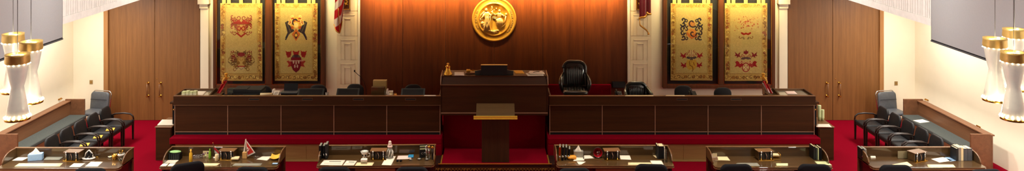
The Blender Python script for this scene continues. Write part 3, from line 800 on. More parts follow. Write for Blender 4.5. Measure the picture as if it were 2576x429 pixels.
for sd, pts in ((1, [(2332, 250), (2462, 317)]), (-1, [(150, 248)])):
    for i, (px, py) in enumerate(pts):
        s = abs(px - CX) / XW; z = H - (py - HY) / s; Y = F / s
        t = thing('wall_bracket', ['small brass bracket on the %s side wall above the pew%s' % ('right' if sd > 0 else 'left', ' near the far corner' if i == 0 and sd > 0 else ''), 'small brass bracket on the right side wall above the near end of the pew'][i], 'bracket', (sd * XW, Y, z))
        mb = MB(); mb.box(-sd * .012 if sd > 0 else 0, 0 if sd > 0 else .012, -.08, .08, -.015, .015); mb.build('bracket_plate', 'brass', t, bevel=.003)
        mb = MB(); mb.tube([(-sd * .012, -.05, 0), (-sd * .05, -.05, -.005), (-sd * .05, .05, -.005), (-sd * .012, .05, 0)], .008, 6); mb.build('bracket_bar', 'brass', t)

# ================================================================== WALL SCREENS
for sd, Yf, lb in ((-1, 15.9, 'big grey wall screen hung on the left gallery front'), (1, 15.7, 'big grey wall screen hung on the right gallery front')):
    L, hh, zb = 3.0, 1.7, 3.2
    t = thing('wall_screen', lb, 'screen', (sd * 8.94, Yf - L / 2, zb))
    B(*sorted((0, -sd * .07)), -L / 2, L / 2, 0, hh).build('screen_housing', 'black', t, bevel=.01)
    B(*sorted((-sd * .07, -sd * .076)), -L / 2 + .03, L / 2 - .03, .05, hh - .03).build('display_panel', 'screen', t)
    B(*sorted((-sd * .07, -sd * .08)), -L / 2 + .0, L / 2 - .0, .0, .03).build('lower_bezel', 'grey', t, bevel=.003)

# ================================================================== PENDANT LAMPS
BULB = {}
def pendant(label, px, yt, yb, Y):
    x, _, zt = atd(px, yt, Y); _, _, zb = atd(px, yb, Y); hh = zt - zb
    t = thing('pendant_lamp', label, 'lamp', (x, Y, zb), 0, 'hanging brass and glass lamps')
    k = hh / .9
    MB().lathe([(.152 * k, .86 * hh), (.156 * k, .9 * hh), (.15 * k, .97 * hh), (.155 * k, hh), (.12 * k, hh), (.115 * k, .95 * hh)], (0, 0, 0), 32, 0, 'z', False).build('top_rim', 'goldpale', t)
    MB().lathe([(.145 * k, .87 * hh), (.105 * k, .62 * hh), (.078 * k, .5 * hh), (.09 * k, .42 * hh)], (0, 0, 0), 32, 0, 'z', False).build('upper_cup', 'lampshade', t)
    MB().lathe([(.075 * k, .5 * hh), (.09 * k, .42 * hh), (.125 * k, .2 * hh), (.155 * k, .0), (.15 * k, .0), (.12 * k, .2 * hh), (.08 * k, .42 * hh)], (0, 0, 0), 32, 0, 'z', False).build('lower_cone', 'lampshade', t)
    MB().lathe([(.158 * k, .0), (.16 * k, .012), (.154 * k, .03), (.148 * k, .03), (.15 * k, 0)], (0, 0, 0), 32, 0, 'z', False).build('lower_rim', 'brass', t)
    for q in range(14):
        a = 2 * PI * q / 14
        for rad, z, name in ((.156, .045, 'lower_bulb'), (.152, .85 * hh, 'upper_bulb')):
            if name not in BULB:
                BULB[name] = MB().ball((0, 0, 0), .014 if name == 'lower_bulb' else .009, 0, 8, 6).build(name, 'bulb', t); o = BULB[name]
            else:
                o = BULB[name].copy(); COL.objects.link(o); o.parent = t
            o.location = (rad * k * math.cos(a), rad * k * math.sin(a), z)
    MB().lathe([(0, .12), (.05, .1), (.06, .05), (0, .0)], (0, 0, .12 * hh), 16).build('inner_lamp', 'bulb', t)
    MB().lathe([(0, 0), (.11 * k, 0), (.11 * k, .01), (0, .01)], (0, 0, .955 * hh), 24).build('top_light', 'bulb', t)
    mb = MB(); mb.tube([(0, 0, .5 * hh), (0, 0, 9.0 - zb)], .004, 6); mb.build('suspension_cord', 'grey', t)
    return x, Y, zb, zt
LAMPS = []
for a in (('hanging lamp on the left nearest the grey screen edge, reaching lower than the higher one', 78, 103, 258, 11.2), ('hanging lamp on the left, lowest of its cluster of three', 44, 135, 300, 10.6), ('hanging lamp on the left, highest of its cluster of three', 33, 84, 232, 11.8),
          ('hanging lamp on the right nearest the grey screen, clear of the other two', 2503, 95, 253, 11.2), ('hanging lamp on the right, lowest of its cluster of three', 2550, 130, 300, 10.6), ('hanging lamp on the right, highest of its cluster of three', 2552, 72, 225, 11.8)):
    LAMPS.append(pendant(*a))


LP = dict(ceil=64, fill=8, cove=300, case=20, front=58, track=10, pier=40, gal=118, lamp=40, down=170, spot=55, exp=0.0)
# ================================================================== CHAIRS
def swivel_base(t, zs, r=.28, post=.025):
    mb = MB(); mb.tube([(0, 0, .1), (0, 0, zs)], post, 10); mb.build('gas_column', 'black', t)
    mb = MB()
    for k in range(5):
        a = 2 * PI * k / 5 + .3
        mb.tube([(0, 0, .11), (r * .5 * math.cos(a), r * .5 * math.sin(a), .1), (r * math.cos(a), r * math.sin(a), .07)], [.026, .022, .018], 8)
    sb_ = mb.build('star_base', 'black', t)
    for k in range(5):
        a = 2 * PI * k / 5 + .3
        MB().lathe([(0, -.018), (.026, -.018), (.03, 0), (.026, .018), (0, .018)], (r * math.cos(a), r * math.sin(a), .031), 12, 0, 'y', False).build('caster', 'black', sb_)
def seat_pad(t, w, d, z, th, mat, y0=0.0):
    mb = MB().pad(rrect(w, d, .08, .1, 5, -d / 2), th, 0, 0, 0, (0, 0, 0), th * .12)
    mb.xf(Matrix.Translation((0, y0, z)) @ Matrix.Rotation(-PI / 2, 4, 'X'))
    return mb.build('seat', mat, t)
# clerk chair: faces -y (towards the camera)
def clerk_chair(label):
    t = thing('task_chair', label, 'chair', (0, 0, 0), 0, 'black task chairs behind the long benches')
    seat_pad(t, .46, .44, .45, .07, 'fabric')
    MB().pad(rrect(.44, .42, .17, .1, 8), .07, .25, .08, 0, (0, .22, .49), .01).build('backrest', 'fabric', t)
    MB().tube([(0, .1, .42), (0, .3, .45), (0, .3, .65)], .02, 8).build('back_bar', 'black', t)
    for s in (-1, 1):
        mb = MB(); mb.tube([(s * .2, 0, .43), (s * .28, .02, .46), (s * .29, .05, .62)], .014, 8); mb.box(s * .29 - .03, s * .29 + .03, -.1, .12, .62, .65); mb.build('armrest', 'black', t, bevel=.01)
    swivel_base(t, .43)
    return t
cl = [(661, 214, 'black task chair behind the dark printer case, leftmost of the clerk chairs'), (799, 212, 'black task chair behind the monitor below the crossed-wings tapestry'),
      (891, 210, 'black task chair in front of the left pale pier'), (1040, 211, 'black task chair against the wood wall, nearest the rostrum on its left'),
      (1717, 214, 'black task chair below the navy scrollwork tapestry, beside a telephone'), (1819, 219, 'black task chair on the right bench, nearest the right door')]
c0 = None
for px, py, lb in cl:
    Y = 19.05; x, _, z = atd(px, py, Y)
    # slide along the sight line so that the back's top (0.91 above the platform) meets the row
    Y = 19.06; x = (px - CX) * (Y + .22) / F
    hk = (H - (py - HY) * (Y + .25) / F - .58) / .915
    if c0 is None:
        c0 = clerk_chair(lb); c0.location = (x, Y, .58); c0.scale.z = hk
    else:
        dup(c0, (x, Y, .58), random.uniform(-.12, .12), lb).scale.z = hk
# tufted leather chairs
def tufted(label, w, zs, hb, loc, rz, name):
    t = thing(name, label, 'chair', loc, rz)
    def bk(x, q): return .24 + .3 * x * x + .2 * q            # back surface (y) at width x, height q above the seat
    mb = MB().pad(rrect(w * .86, .52, .1, .1, 6, -.26), .12, 0, 0, 0, (0, 0, 0), .01); mb.xf(Matrix.Translation((0, -.04, zs)) @ Matrix.Rotation(-PI / 2, 4, 'X'))
    st_ = mb.build('seat', 'tuft', t)
    for k in range(7):
        MB().ball(((k - 3) * w * .095, -.03, zs + .062), (w * .05, .19, .024), 0, 10, 6).build('seat_channel', 'tuft', st_)
    wt = w * .8
    prof = [(x * (1 + .12 * max(0, .35 - z / hb)), z) for x, z in rrect(wt, hb, wt * .3, .06, 8)]
    bs_ = MB().pad(prof, .1, .3, .2, 0, (0, .24 + .03, zs), .0).build('back_shell', 'tuft', t)
    n = 9
    for k in range(n):
        xk = (k - (n - 1) / 2) * wt * .078
        hk = hb * (.84 - .9 * (xk / wt) ** 2)
        MB().tube([(xk, bk(xk, q) - .035, zs + .05 + q) for q in np.linspace(0, hk - .06, 7)], [.012] + [wt * .04] * 5 + [.014], 8).build('back_channel', 'tuft', bs_)
    pts = sorted([p for p in prof if p[1] > .05], key=lambda p: math.atan2(p[1] - hb * .2, p[0]))
    MB().tube([(p[0] * .97, bk(p[0], p[1]) - .035, zs + p[1] * .985) for p in pts], .04, 8).build('rolled_rim', 'tuft', t)
    for s in (-1, 1):
        mb = MB(); mb.tube([(s * wt * .49, .27, zs + .38), (s * w * .46, .17, zs + .3), (s * w * .49, .03, zs + .25), (s * w * .5, -.04, zs + .19), (s * w * .46, -.02, zs + .06), (s * w * .42, .02, zs - .05)], [.03, .04, .05, .05, .045, .03], 10)
        mb.prism([(.26, zs - .05), (.28, zs + .3), (.12, zs + .25), (.0, zs + .18), (.02, zs - .05)], s * w * .42, s * w * .46, 'x'); mb.build('armrest', 'tuft', t)
    swivel_base(t, zs - .06, .26, .035)
    return t
tufted('tall tufted black leather chair behind the right bench next to the rostrum', .72, .36, .66, (2.01, 19.22, .92), -.06, 'presiding_chair')
x, Y = (1603 - CX) * 19.3 / F, 19.1
tufted('lower tufted dark leather chair in front of the right pale pier', .66, .38, .48, (x, Y, .58), .05, 'tufted_chair')
# member chairs seen from behind (back towards the camera)
def member_chair(label):
    t = thing('desk_chair', label, 'chair', (0, 0, 0), 0, 'dark swivel chairs at the front desks')
    seat_pad(t, .56, .5, .47, .1, 'navy', .06)
    MB().pad([(x * (1 + .06 * (z - .5)), z + .02 * math.cos(x * 6)) for x, z in rrect(.62, .58, .11, .12, 7)], .1, -.32, -.12, 0, (0, -.2, .5), .02).build('backrest', 'navy', t)
    MB().tube([(0, .05, .42), (0, -.27, .44), (0, -.3, .7)], .025, 8).build('back_bar', 'black', t)
    for s in (-1, 1):
        mb = MB(); mb.tube([(s * .24, .05, .45), (s * .33, .05, .48), (s * .35, .02, .62)], .016, 8); mb.pad(rrect(.07, .3, .03, .03, 4, -.15), .035); mb.xf(Matrix.Translation((s * .35, .02, .64)) @ Matrix.Rotation(-PI / 2, 4, 'X'), len(mb.v) - 9 * 20); mb.build('armrest', 'armtop', t)
    swivel_base(t, .43, .31, .03)
    return t
c0 = None
for px, py, rz, lb in ((228, 421, 0, 'dark swivel chair at the far left desk, below its white papers'), (452, 409, .5, 'dark swivel chair turned sideways at the desk with the pennant'), (637, 418, -.04, 'dark swivel chair under the pennant side of its desk'),
                   (842, 418, .0, 'dark swivel chair below the papers on the desk left of the lectern'), (1037, 418, .0, 'dark swivel chair below the pink paper on the desk left of the lectern'), (1440, 421, .1, 'dark swivel chair below the tissue box on the desk right of the lectern'),
                   (1640, 411, -.05, 'dark swivel chair at the right end of the desk with the red bowl'), (1850, 411, .04, 'dark swivel chair at the nearly empty desk, below its cream paper'), (2050, 411, -.05, 'dark swivel chair at the right end of the nearly empty desk'),
                   (2252, 413, .0, 'dark swivel chair below the upright card at the far right desk'), (2475, 424, .1, 'dark swivel chair at the outer end of the far right desk')):
    x, Y, _ = at(px, py, 1.09); Y += .27; x = x * 1.0
    if c0 is None:
        c0 = member_chair(lb); c0.location = (x, Y, 0); c0.rotation_euler.z = rz
    else:
        dup(c0, (x, Y, 0), rz, lb)
# visitor armchairs along the sides
def armchair(label):                          # faces +x
    t = thing('armchair', label, 'chair', (0, 0, 0), 0, 'black armchairs in a row along the sides')
    mb = MB().pad(rrect(.5, .5, .05, .06, 5, -.25), .08, 0, 0, 0, (0, 0, 0), .015); mb.xf(Matrix.Translation((0, 0, .45)) @ Matrix.Rotation(-PI / 2, 4, 'X')); mb.build('seat', 'leather', t)
    mb = MB().pad([(x, z + (.07 * math.cos(x * 5) if z > .25 else 0)) for x, z in rrect(.5, .4, .1, .04, 7)], .05, .2, .2, 0, (0, 0, 0), .008)
    mb.xf(Matrix.Translation((-.27, 0, .42)) @ Matrix.Rotation(PI / 2, 4, 'Z')); mb.build('backrest', 'leather', t)
    for s in (-1, 1):
        mb = MB(); mb.tube([(-.32, s * .24, .6), (-.2, s * .243, .645), (0, s * .247, .655), (.16, s * .247, .64), (.235, s * .246, .58), (.25, s * .244, .5)], [.016, .02, .022, .022, .02, .018], 8); mb.build('armrest', 'darkwood', t)
        mb = MB().prism([(.235 - .03, .5), (.235 + .025, .5), (.235 + .018, .0), (.235 - .018, .0)], s * .245 - .02, s * .245 + .02, 'y'); mb.build('leg', 'darkwood', t, bevel=.005)
        mb = MB().prism([(-.3, .6), (-.25, .6), (-.27, .0), (-.32, .0)], s * .25 - .02, s * .25 + .02, 'y'); mb.build('leg', 'darkwood', t, bevel=.005)
    B(-.25, .24, -.25, .25, .38, .42).build('seat_rail', 'darkwood', t, bevel=.005)
    return t
c0 = None
ords = ['farthest back, by the door', 'second from the door', 'third from the door', 'fourth from the door', 'nearest the front desk']
for sd, side in ((-1, 'left'), (1, 'right')):
    for k in range(5):
        Y = 19.23 - .555 * k; x = sd * (9.33 + .015 * k)
        lb = 'black armchair in the %s row along the wall, %s' % (side, ords[k])
        if c0 is None:
            c0 = armchair(lb); c0.location = (x, Y, 0)
        else:
            dup(c0, (x, Y, 0), 0 if sd < 0 else PI, lb)
def side_chair(x, Y, rz, label):
    t = thing('side_chair', label, 'chair', (x, Y, 0), rz)
    MB().pad(rrect(.54, .5, .09, .05, 6), .07, .1, .12, 0, (0, .22, .42), .01).build('backrest', 'grey', t)
    mb = MB(); pr = [p for p in rrect(.56, .52, .1, .05, 6)][:14]
    mb.tube([(-.28, .25, .42)] + [(p[0], .28 + .1 * p[0] ** 2 + .12 * p[1], p[1] + .41) for p in pr[::-1]] + [(.28, .25, .42)], .013, 8); mb.build('back_frame', 'chrome', t)
    MB().tube([(-.24, .2, .73), (0, .195, .735), (.24, .2, .73)], .006, 6).build('back_seam', 'black', t)
    seat_pad(t, .52, .48, .45, .08, 'grey')
    for sx in (-1, 1):
        for yy in (-.2, .24):
            MB().tube([(sx * .25, yy, .42), (sx * .26, yy * 1.06, 0)], .013, 8).build('leg', 'chrome', t)
side_chair((240 - CX) / 95.5, 20.25, -.2, 'grey padded chair in the left corner behind the black armchairs')
side_chair((2243 - CX) / 95.5, 20.25, .2, 'grey padded chair in the right corner behind the black armchairs')
# pews along the side walls
for sd, side in ((-1, 'left'), (1, 'right')):
    t = thing('wall_pew', 'long wooden pew with grey tweed cushion along the %s wall' % side, 'pew', (sd * 11.0, 18.8, 0))
    e = sd
    def qx(a, b): return sorted((e * a, e * b))
    y0, y1 = -1.6, 1.2
    B(*qx(-.03, .1), y0, y1, 0, .8).build('back_board', 'pew', t, bevel=.006)
    B(*qx(-.06, .14), y0, y1, .8, .83).build('cap_rail', 'pew', t, bevel=.006)
    B(*qx(-.46, -.03), y0, y1, .0, .38).build('seat_box', 'pew', t, bevel=.006)
    B(*qx(-.47, -.03), y0 + .02, y1 - .02, .38, .47).build('cushion', 'pewcloth', t, bevel=.025, seg=3)
    B(*qx(-.4, .1), y1, y1 + .05, 0, .86).build('end_panel', 'pew', t, bevel=.006)
    B(*qx(-.42, .02), y0 - .05, y0, 0, .86).build('end_panel', 'pew', t, bevel=.006)

# ================================================================== FRONT DESKS
DZ = .75
def member_desk(label, x, Y, rz, w, splitback=False):
    t = thing('member_desk', label, 'desk', (x, Y, 0), rz, 'members desks in the front row')
    d = .66; h = w / 2
    mb = MB().prism([(-h + .05, 0), (h - .05, 0), (h - .01, .03), (h, .1), (h, d), (-h, d), (-h, .1), (-h + .01, .03)], DZ - .035, DZ, 'z'); mb.build('worktop', 'desk', t, bevel=.004)
    mb = MB().prism([(-h + .05, -.006), (h - .05, -.006), (h - .004, .03), (h + .006, .1), (h + .006, .13), (-h - .006, .13), (-h - .006, .1), (-h + .004, .03)], DZ - .045, DZ - .03, 'z'); mb.build('edge_band', 'deskedge', t, bevel=.003)
    B(-h, h, d - .02, d + .015, .3, DZ + .185).build('back_board', 'desk', t, bevel=.004)
    B(-h - .01, h + .01, d - .028, d + .025, DZ + .185, DZ + .2).build('top_moulding', 'deskedge', t, bevel=.004)
    for s in (-1, 1):
        pts = [(d, DZ - .03), (d, DZ + .185)] + [(d - .16 - .3 * math.sin(a), DZ + .185 - .18 * (1 - math.cos(a))) for a in np.linspace(.0, PI / 2, 9)] + [(d - .46, DZ - .03)]
        mb = MB().prism(pts, s * h - (.022 if s > 0 else 0), s * h + (0 if s > 0 else .022), 'x'); mb.build('side_wing', 'desk', t, bevel=.003)
        MB().tube([(s * h - s * .011, p[0], p[1] + .004) for p in pts[1:-1]], .013, 6).build('wing_edge', 'deskedge', t)
        for yy in (.08, d - .04):
            MB().box(s * (h - .06) - .02, s * (h - .06) + .02, yy - .02, yy + .02, 0, DZ - .035).build('leg', 'darkwood', t, bevel=.004)
    B(-h + .05, h - .05, .12, .14, .58, DZ - .035).build('apron', 'darkwood', t)
    db_ = B(-.42, .42, .03, .5, .56, DZ - .04).build('drawer_box', 'darkwood', t, bevel=.004)
    B(-.4, .4, .018, .03, .6, DZ - .06).build('drawer_front', 'deskedge', db_, bevel=.004)
    return t
def org(label, x, y, rz, s=1.0):               # desk console with posts and pigeonholes
    t = thing('desk_organizer', label, 'organizer', (x, y, DZ + .002), rz, 'wooden desk organizers with metal posts')
    w, d, h = .31 * s, .2 * s, .17 * s
    cs_ = B(-w / 2, w / 2, .03, d, .01, h).build('case', 'desk', t, bevel=.006)
    B(-w / 2 - .012, w / 2 + .012, -.0, d + .01, h, h + .014).build('lid', 'deskedge', t, bevel=.005)
    mb = MB()
    for k in range(3): mb.box(-w / 2 + .02 + k * w * .31, -w / 2 + .02 + k * w * .31 + w * .27, .026, .031, .02, h - .012)
    mb.build('pigeonhole', 'blackmatt', cs_)
    for sx in (-.34, .34):
        mb = MB(); mb.tube([(sx * w, .012, 0), (sx * w, .012, h)], .011, 10); mb.ball((sx * w, .008, h - .004), .02, 0, 10, 6); mb.build('metal_post', 'chrome', t)
    mb = MB(); mb.tube([(0, .018, .02), (.015, .01, .08), (-.01, .012, h - .02)], .006, 6); mb.build('handle', 'bead', t)
    B(-w / 2 - .01, w / 2 + .01, -.015, .05, 0, .01).build('foot_plate', 'brass', t, bevel=.003)
    return t
dk = [('far left desk in the front row, holding a blue tissue box', -8.69, 15.36, .0, 2.44), ('front desk with the red triangular pennant and yellow bottle', -5.52, 15.43, .0, 2.36), ('front desk left of the lectern, holding the white mug', -2.39, 15.52, .026, 2.36),
      ('front desk right of the lectern, holding the red bowl', 2.44, 15.5, -.01, 2.36), ('nearly empty front desk, second from the right', 5.59, 15.42, .0, 2.36), ('far right desk in the front row, with an upright card', 8.69, 15.4, .0, 2.28)]
for i, (lb, x, Y, rz, w) in enumerate(dk):
    member_desk(lb, x, Y, rz, w)
names = ['far left desk', 'pennant desk', 'desk left of the lectern', 'desk right of the lectern', 'nearly empty desk', 'far right desk']
o0 = None
for i, (px, py, rz, s) in enumerate(((178, 405, -.06, 1), (568, 402, -.05, 1), (951, 402, 0, 1), (1541, 402, .05, 1), (1928, 403, .1, 1), (2318, 406, .35, 1.05))):
    x, y, _ = at(px, py, DZ)
    lb = 'wooden organizer with metal posts on the ' + (['far left desk beside the black sculpture', 'front desk beside the green bottle', 'front desk behind the white mug', 'front desk beside the red bowl', 'nearly empty front desk', 'far right desk beside the upright card'][i])
    if o0 is None: o0 = org(lb, x, y, rz)
    else: dup(o0, (x, y, DZ + .002), rz, lb)
# ---- flat papers given by their corners
def sheet(name, label, cat, corners, mat, z=DZ, t=.003, group=None, curl=0.0):
    if z < 1:
        lim = next(l for a, l in ((340, 394.5), (740, 392.6), (1120, 389), (1720, 390), (2110, 393), (9999, 394.5)) if corners[0][0] < a)
        corners = [(a, max(b, lim) if b > 380 else b) for a, b in corners]
    P = [Vector(at(px, py, z)) for px, py in corners]
    c = sum(P, Vector()) / len(P)
    mb = MB()
    n = 8
    def G(u, v):
        a = P[0].lerp(P[1], u); b = P[3].lerp(P[2], u); p = a.lerp(b, v) - c
        return (p.x, p.y, t * .5 + .001 + curl * ((u - .5) ** 2 + (v - .5) ** 2))
    mb.grid(G, n, n)
    return tag(mb.build(name, mat, None, loc=c, solid=t), label, cat, group)
PG = 'loose papers on the front desks'
S = [
 ('white sheet left of the blue tissue box', [(30, 403), (56, 403), (74, 391), (46, 391)], 'paper'),
 ('long cream blotter sheet below the blue tissue box', [(36, 418), (150, 418), (158, 410), (48, 410)], 'cream'),
 ('small white sheet below the far left organizer', [(174, 419), (202, 419), (214, 410), (186, 410)], 'paper'),
 ('white sheet nearest the corner of the far left desk', [(214, 418), (246, 418), (259, 406), (229, 406)], 'paper'),
 ('white sheet below the green-topped pen bin', [(414, 409), (441, 409), (456, 397), (427, 397)], 'paper'),
 ('small white card at the left corner of the pennant desk', [(403, 417), (418, 417), (425, 410), (411, 410)], 'paper'),
 ('small white card next to the corner card of the pennant desk', [(421, 417), (435, 417), (442, 410), (428, 410)], 'paper'),
 ('pale yellow sheet below the green bottle', [(505, 416), (545, 416), (554, 410), (509, 410)], 'cream'),
 ('brown blotter sheet below the pennant block', [(584, 416), (655, 416), (660, 410), (592, 410)], 'greycard'),
 ('white sheet beside the yellow envelope', [(645, 400), (672, 403), (684, 391), (660, 390)], 'paper'),
 ('large printed sheet at the left corner of the lectern-side desk', [(805, 414), (860, 415), (869, 402), (815, 402)], 'paper'),
 ('smaller printed sheet beside the large one, below the black books', [(863, 415), (890, 415), (898, 404), (872, 403)], 'paper'),
 ('pale yellow sheet under the white mug', [(893, 416), (936, 416), (941, 408), (898, 408)], 'cream'),
 ('grey-white pad lying askew below the crystal figurine', [(960, 414), (984, 415), (996, 392), (972, 392)], 'paper'),
 ('pale pink sheet behind the cyan card', [(998, 400), (1033, 399), (1040, 390), (1001, 391)], 'pink'),
 ('white sheet in front of the tissue box with woven sides', [(1442, 404), (1470, 403), (1469, 393), (1448, 393)], 'paper'),
 ('white folded sheet right of the woven tissue box', [(1466, 399), (1496, 397), (1484, 384), (1470, 386)], 'paper'),
 ('white slip near the front edge below the orange pouch', [(1456, 413), (1462, 413), (1474, 406), (1450, 405)], 'paper'),
 ('white sheet right of the organizer by the red bowl', [(1560, 400), (1588, 401), (1584, 388), (1559, 387)], 'paper'),
 ('long tan blotter at the front of the red bowl desk', [(1580, 414), (1640, 414), (1638, 408), (1580, 408)], 'cream'),
 ('pale grey sheet above the chair at the red bowl desk', [(1642, 415), (1670, 415), (1664, 403), (1635, 403)], 'paper'),
 ('small cream card left of the black books stand', [(1650, 396), (1664, 396), (1659, 389), (1642, 389)], 'cream'),
 ('cream sheet at the left of the nearly empty desk', [(1798, 402), (1837, 403), (1829, 391), (1803, 391)], 'cream'),
 ('brown blotter at the front of the nearly empty desk', [(1845, 416), (1912, 417), (1905, 409), (1855, 409)], 'greycard'),
 ('small pale card in front of the brass tray', [(1953, 416), (1982, 416), (1982, 410), (1952, 410)], 'mint'),
 ('pale sheet at the right corner of the nearly empty desk', [(2056, 412), (2093, 415), (2080, 405), (2049, 405)], 'mint'),
 ('cream blotter below the upright card', [(2244, 413), (2285, 418), (2296, 416), (2282, 406)], 'cream'),
 ('large white sheet right of the far right organizer', [(2363, 408), (2397, 403), (2372, 394), (2342, 399)], 'paper'),
 ('bluish folded sheet by the books on the far right desk', [(2390, 405), (2408, 403), (2402, 392), (2376, 394)], 'paleblue'),
 ('long cream blotter at the front of the far right desk', [(2336, 420), (2404, 420), (2398, 413), (2332, 413)], 'cream'),
]
for lb, cs, mt in S:
    o = sheet('sheet_of_paper' if 'blotter' not in lb else 'desk_blotter', lb, 'paper', cs, mt, group=PG)
    if 'printed' in lb:
        P = [Vector(at(px, py, DZ)) for px, py in cs]; c = sum(P, Vector()) / 4
        def qd(u0, u1, v0, v1):
            r = []
            for u, v in ((u0, v0), (u1, v0), (u1, v1), (u0, v1)):
                p = P[0].lerp(P[1], u).lerp(P[3].lerp(P[2], u), v) - c; r.append((p.x, p.y))
            return r
        MB().prism(qd(.3, .85, .6, .78), .003, .0045, 'z').build('printed_heading', 'greycard', o)
        for v in (.2, .35): MB().prism(qd(.12, .9, v, v + .05), .003, .0045, 'z').build('printed_line', 'greycard', o)
sheet('folder', 'grey-green folder between tissue box and organizer on the far left desk', 'folder', [(110, 402), (150, 402), (160, 393), (117, 393)], 'greycard', t=.012)
sheet('envelope', 'yellow envelope at the right end of the pennant desk', 'envelope', [(677, 403), (702, 403), (704, 390), (684, 387)], 'manila', t=.006, curl=.12)
sheet('note_card', 'cyan blue card on the pink paper, left of the crystal things', 'card', [(1026, 395), (1040, 396), (1041, 389), (1028, 388)], 'blue', t=.012, z=DZ + .006)
sheet('notepad', 'small yellowed notepad behind the pennant block', 'notepad', [(582, 402), (600, 402), (603, 397), (584, 397)], 'cream', t=.04, z=DZ + .018)

# ---- things standing on the desks
def put(px, py, z=DZ): x, y, zz = at(px, py, z); return (x, y, z + .002)
def tissue(label, loc, w, d, h, bm, rz):
    t = thing('tissue_box', label, 'tissue box', loc, rz)
    mb = B(-w / 2, w / 2, -d / 2, d / 2, 0, h); mb.build('carton', bm, t, bevel=.004)
    mb = MB(); n = 14
    rings = [(w * .34, h - .004), (w * .3, h + .02), (w * .17, h + .05), (w * .07, h + .085), (.004, h + .11)]
    vs, fs = [], []
    for r, z in rings:
        for k in range(n):
            a = 2 * PI * k / n; q = 1 + .22 * math.sin(3 * a + z * 30)
            vs.append((r * q * math.cos(a), r * q * .55 * math.sin(a), z + .006 * math.sin(5 * a)))
    fs = [(i * n + k, i * n + (k + 1) % n, (i + 1) * n + (k + 1) % n, (i + 1) * n + k) for i in range(4) for k in range(n)]
    mb.add(vs, fs, 0, True); mb.build('tissue', 'paper', t)
tissue('blue tissue box with a white tissue peak on the far left desk', put(90, 401), .26, .13, .13, 'paleblue', .25)
tissue('woven silver tissue box with tall white tissue on the red bowl desk', put(1455, 393), .2, .13, .12, 'silverbox', -.05)
def bookrow(specs, loc, rz, cat='book', group=None):   # upright books in a row along x
    x = 0.0
    for lb, w, d, h, mt in specs:
        c, s = math.cos(rz), math.sin(rz)
        t = thing('book', lb, cat, (loc[0] + x * c, loc[1] + x * s, loc[2]), rz, group)
        B(0, w, 0, .006, 0, h).build('spine', mt, t, bevel=.002)
        B(0, .004, .006, d, 0, h).build('cover', mt, t); B(w - .004, w, .006, d, 0, h).build('cover', mt, t)
        B(.004, w - .004, .006, d - .006, .006, h - .006).build('pages', 'cream', t)
        x += w + .004
def book_file(lb, loc, rz, w, d, h, mt, lean=0.0):
    t = thing('ring_binder', lb, 'binder', loc, rz)
    ml = Matrix.Rotation(lean, 4, 'Y')
    B(0, w, 0, d, 0, h).xf(ml).build('binder_cover', mt, t, bevel=.006)
    B(.006, w - .006, .01, d + .002, .01, h + .001).xf(ml).build('pages', 'greycard', t)
    mb = MB().lathe([(0, 0), (.02, 0), (.02, .006), (.0, .007)], (w / 2, 0, h * .3), 14, 0, 'y', False).xf(ml); mb.build('finger_ring', 'chrome', t)
# far left desk
t = thing('sculpture', 'small black and white wire sculpture beside the far left organizer', 'sculpture', put(223, 399))
MB().lathe([(0, 0), (.12, 0), (.14, .02), (.13, .03), (0, .03)], (0, 0, 0), 20, 0, 'z', False).xf(Matrix.Diagonal((1, .6, 1, 1))).build('dish', 'white', t)
mb = MB()
for k in range(6):
    a = k * 1.05; mb.tube([(.07 * math.cos(a), .04 * math.sin(a), .03), (.08 * math.cos(a + .5), .04 * math.sin(a), .1), (.02 * math.cos(a), .01, .16)], [.014, .02, .012], 7)
mb.build('black_loops', 'black', t)
MB().tube([(-.08, 0, .04), (-.03, -.04, .14), (.02, -.02, .19), (.07, 0, .12), (.09, 0, .04)], .012, 7).build('white_loop', 'white', t)
t = thing('desk_bell', 'little brass bell on the far left desk', 'bell', put(246, 393))
MB().lathe([(.05, 0), (.052, .012), (.0, .014)], (0, 0, 0), 18, 0, 'z', False).build('base', 'brass', t); MB().lathe([(.03, .012), (.026, .04), (.01, .06), (.006, .075), (.01, .08), (0, .086)], (0, 0, 0), 18, 0, 'z', False).build('dome', 'brass', t)
t = thing('paper_roll', 'thin white paper tube lying on the far left desk', 'paper roll', put(263, 391)); MB().tube([(-.1, -.01, .012), (.1, .02, .012)], .012, 10).build('rolled_sheet', 'paper', t); MB().tube([(.1, .02, .012), (.103, .02, .012)], .009, 10).build('roll_end', 'cream', t)
t = thing('soap_dish', 'small white dish left of the glass jar on the far left desk', 'dish', put(278, 395)); MB().lathe([(.03, 0), (.05, .02), (.045, .022), (.028, .006)], (0, 0, 0), 18).build('bowl', 'white', t); MB().ball((0, 0, .018), (.03, .02, .012)).build('soap', 'mint', t)
t = thing('glass_jar', 'pale glass jar with pens at the right of the far left desk', 'jar', put(305, 402))
MB().lathe([(.0, 0), (.055, 0), (.06, .01), (.06, .13), (.055, .14), (.055, .13), (.055, .015), (0, .012)], (0, 0, 0), 22, 0, 'z', False).build('jar_glass', 'crystal', t)
MB().lathe([(.063, .1), (.068, .105), (.068, .135), (.06, .14)], (0, 0, 0), 22, 0, 'z', False).build('white_collar', 'white', t)
mb = MB(); mb.tube([(0, 0, .02), (.0, .0, .12), (.03, .01, .2)], .006, 6); mb.tube([(-.02, 0, .02), (-.03, 0, .17)], .006, 6); mb.build('pen', 'brass', t)
t = thing('mug', 'brass coloured mug behind the glass jar on the far left desk', 'mug', put(288, 400)); MB().lathe([(0, 0), (.045, 0), (.05, .1), (.045, .1), (.04, .01), (0, .01)], (0, 0, 0), 20, 0, 'z', False).build('cup', 'brass', t); MB().tube([(.045, 0, .08), (.08, 0, .07), (.08, 0, .03), (.045, 0, .02)], .007, 7).build('handle', 'brass', t)
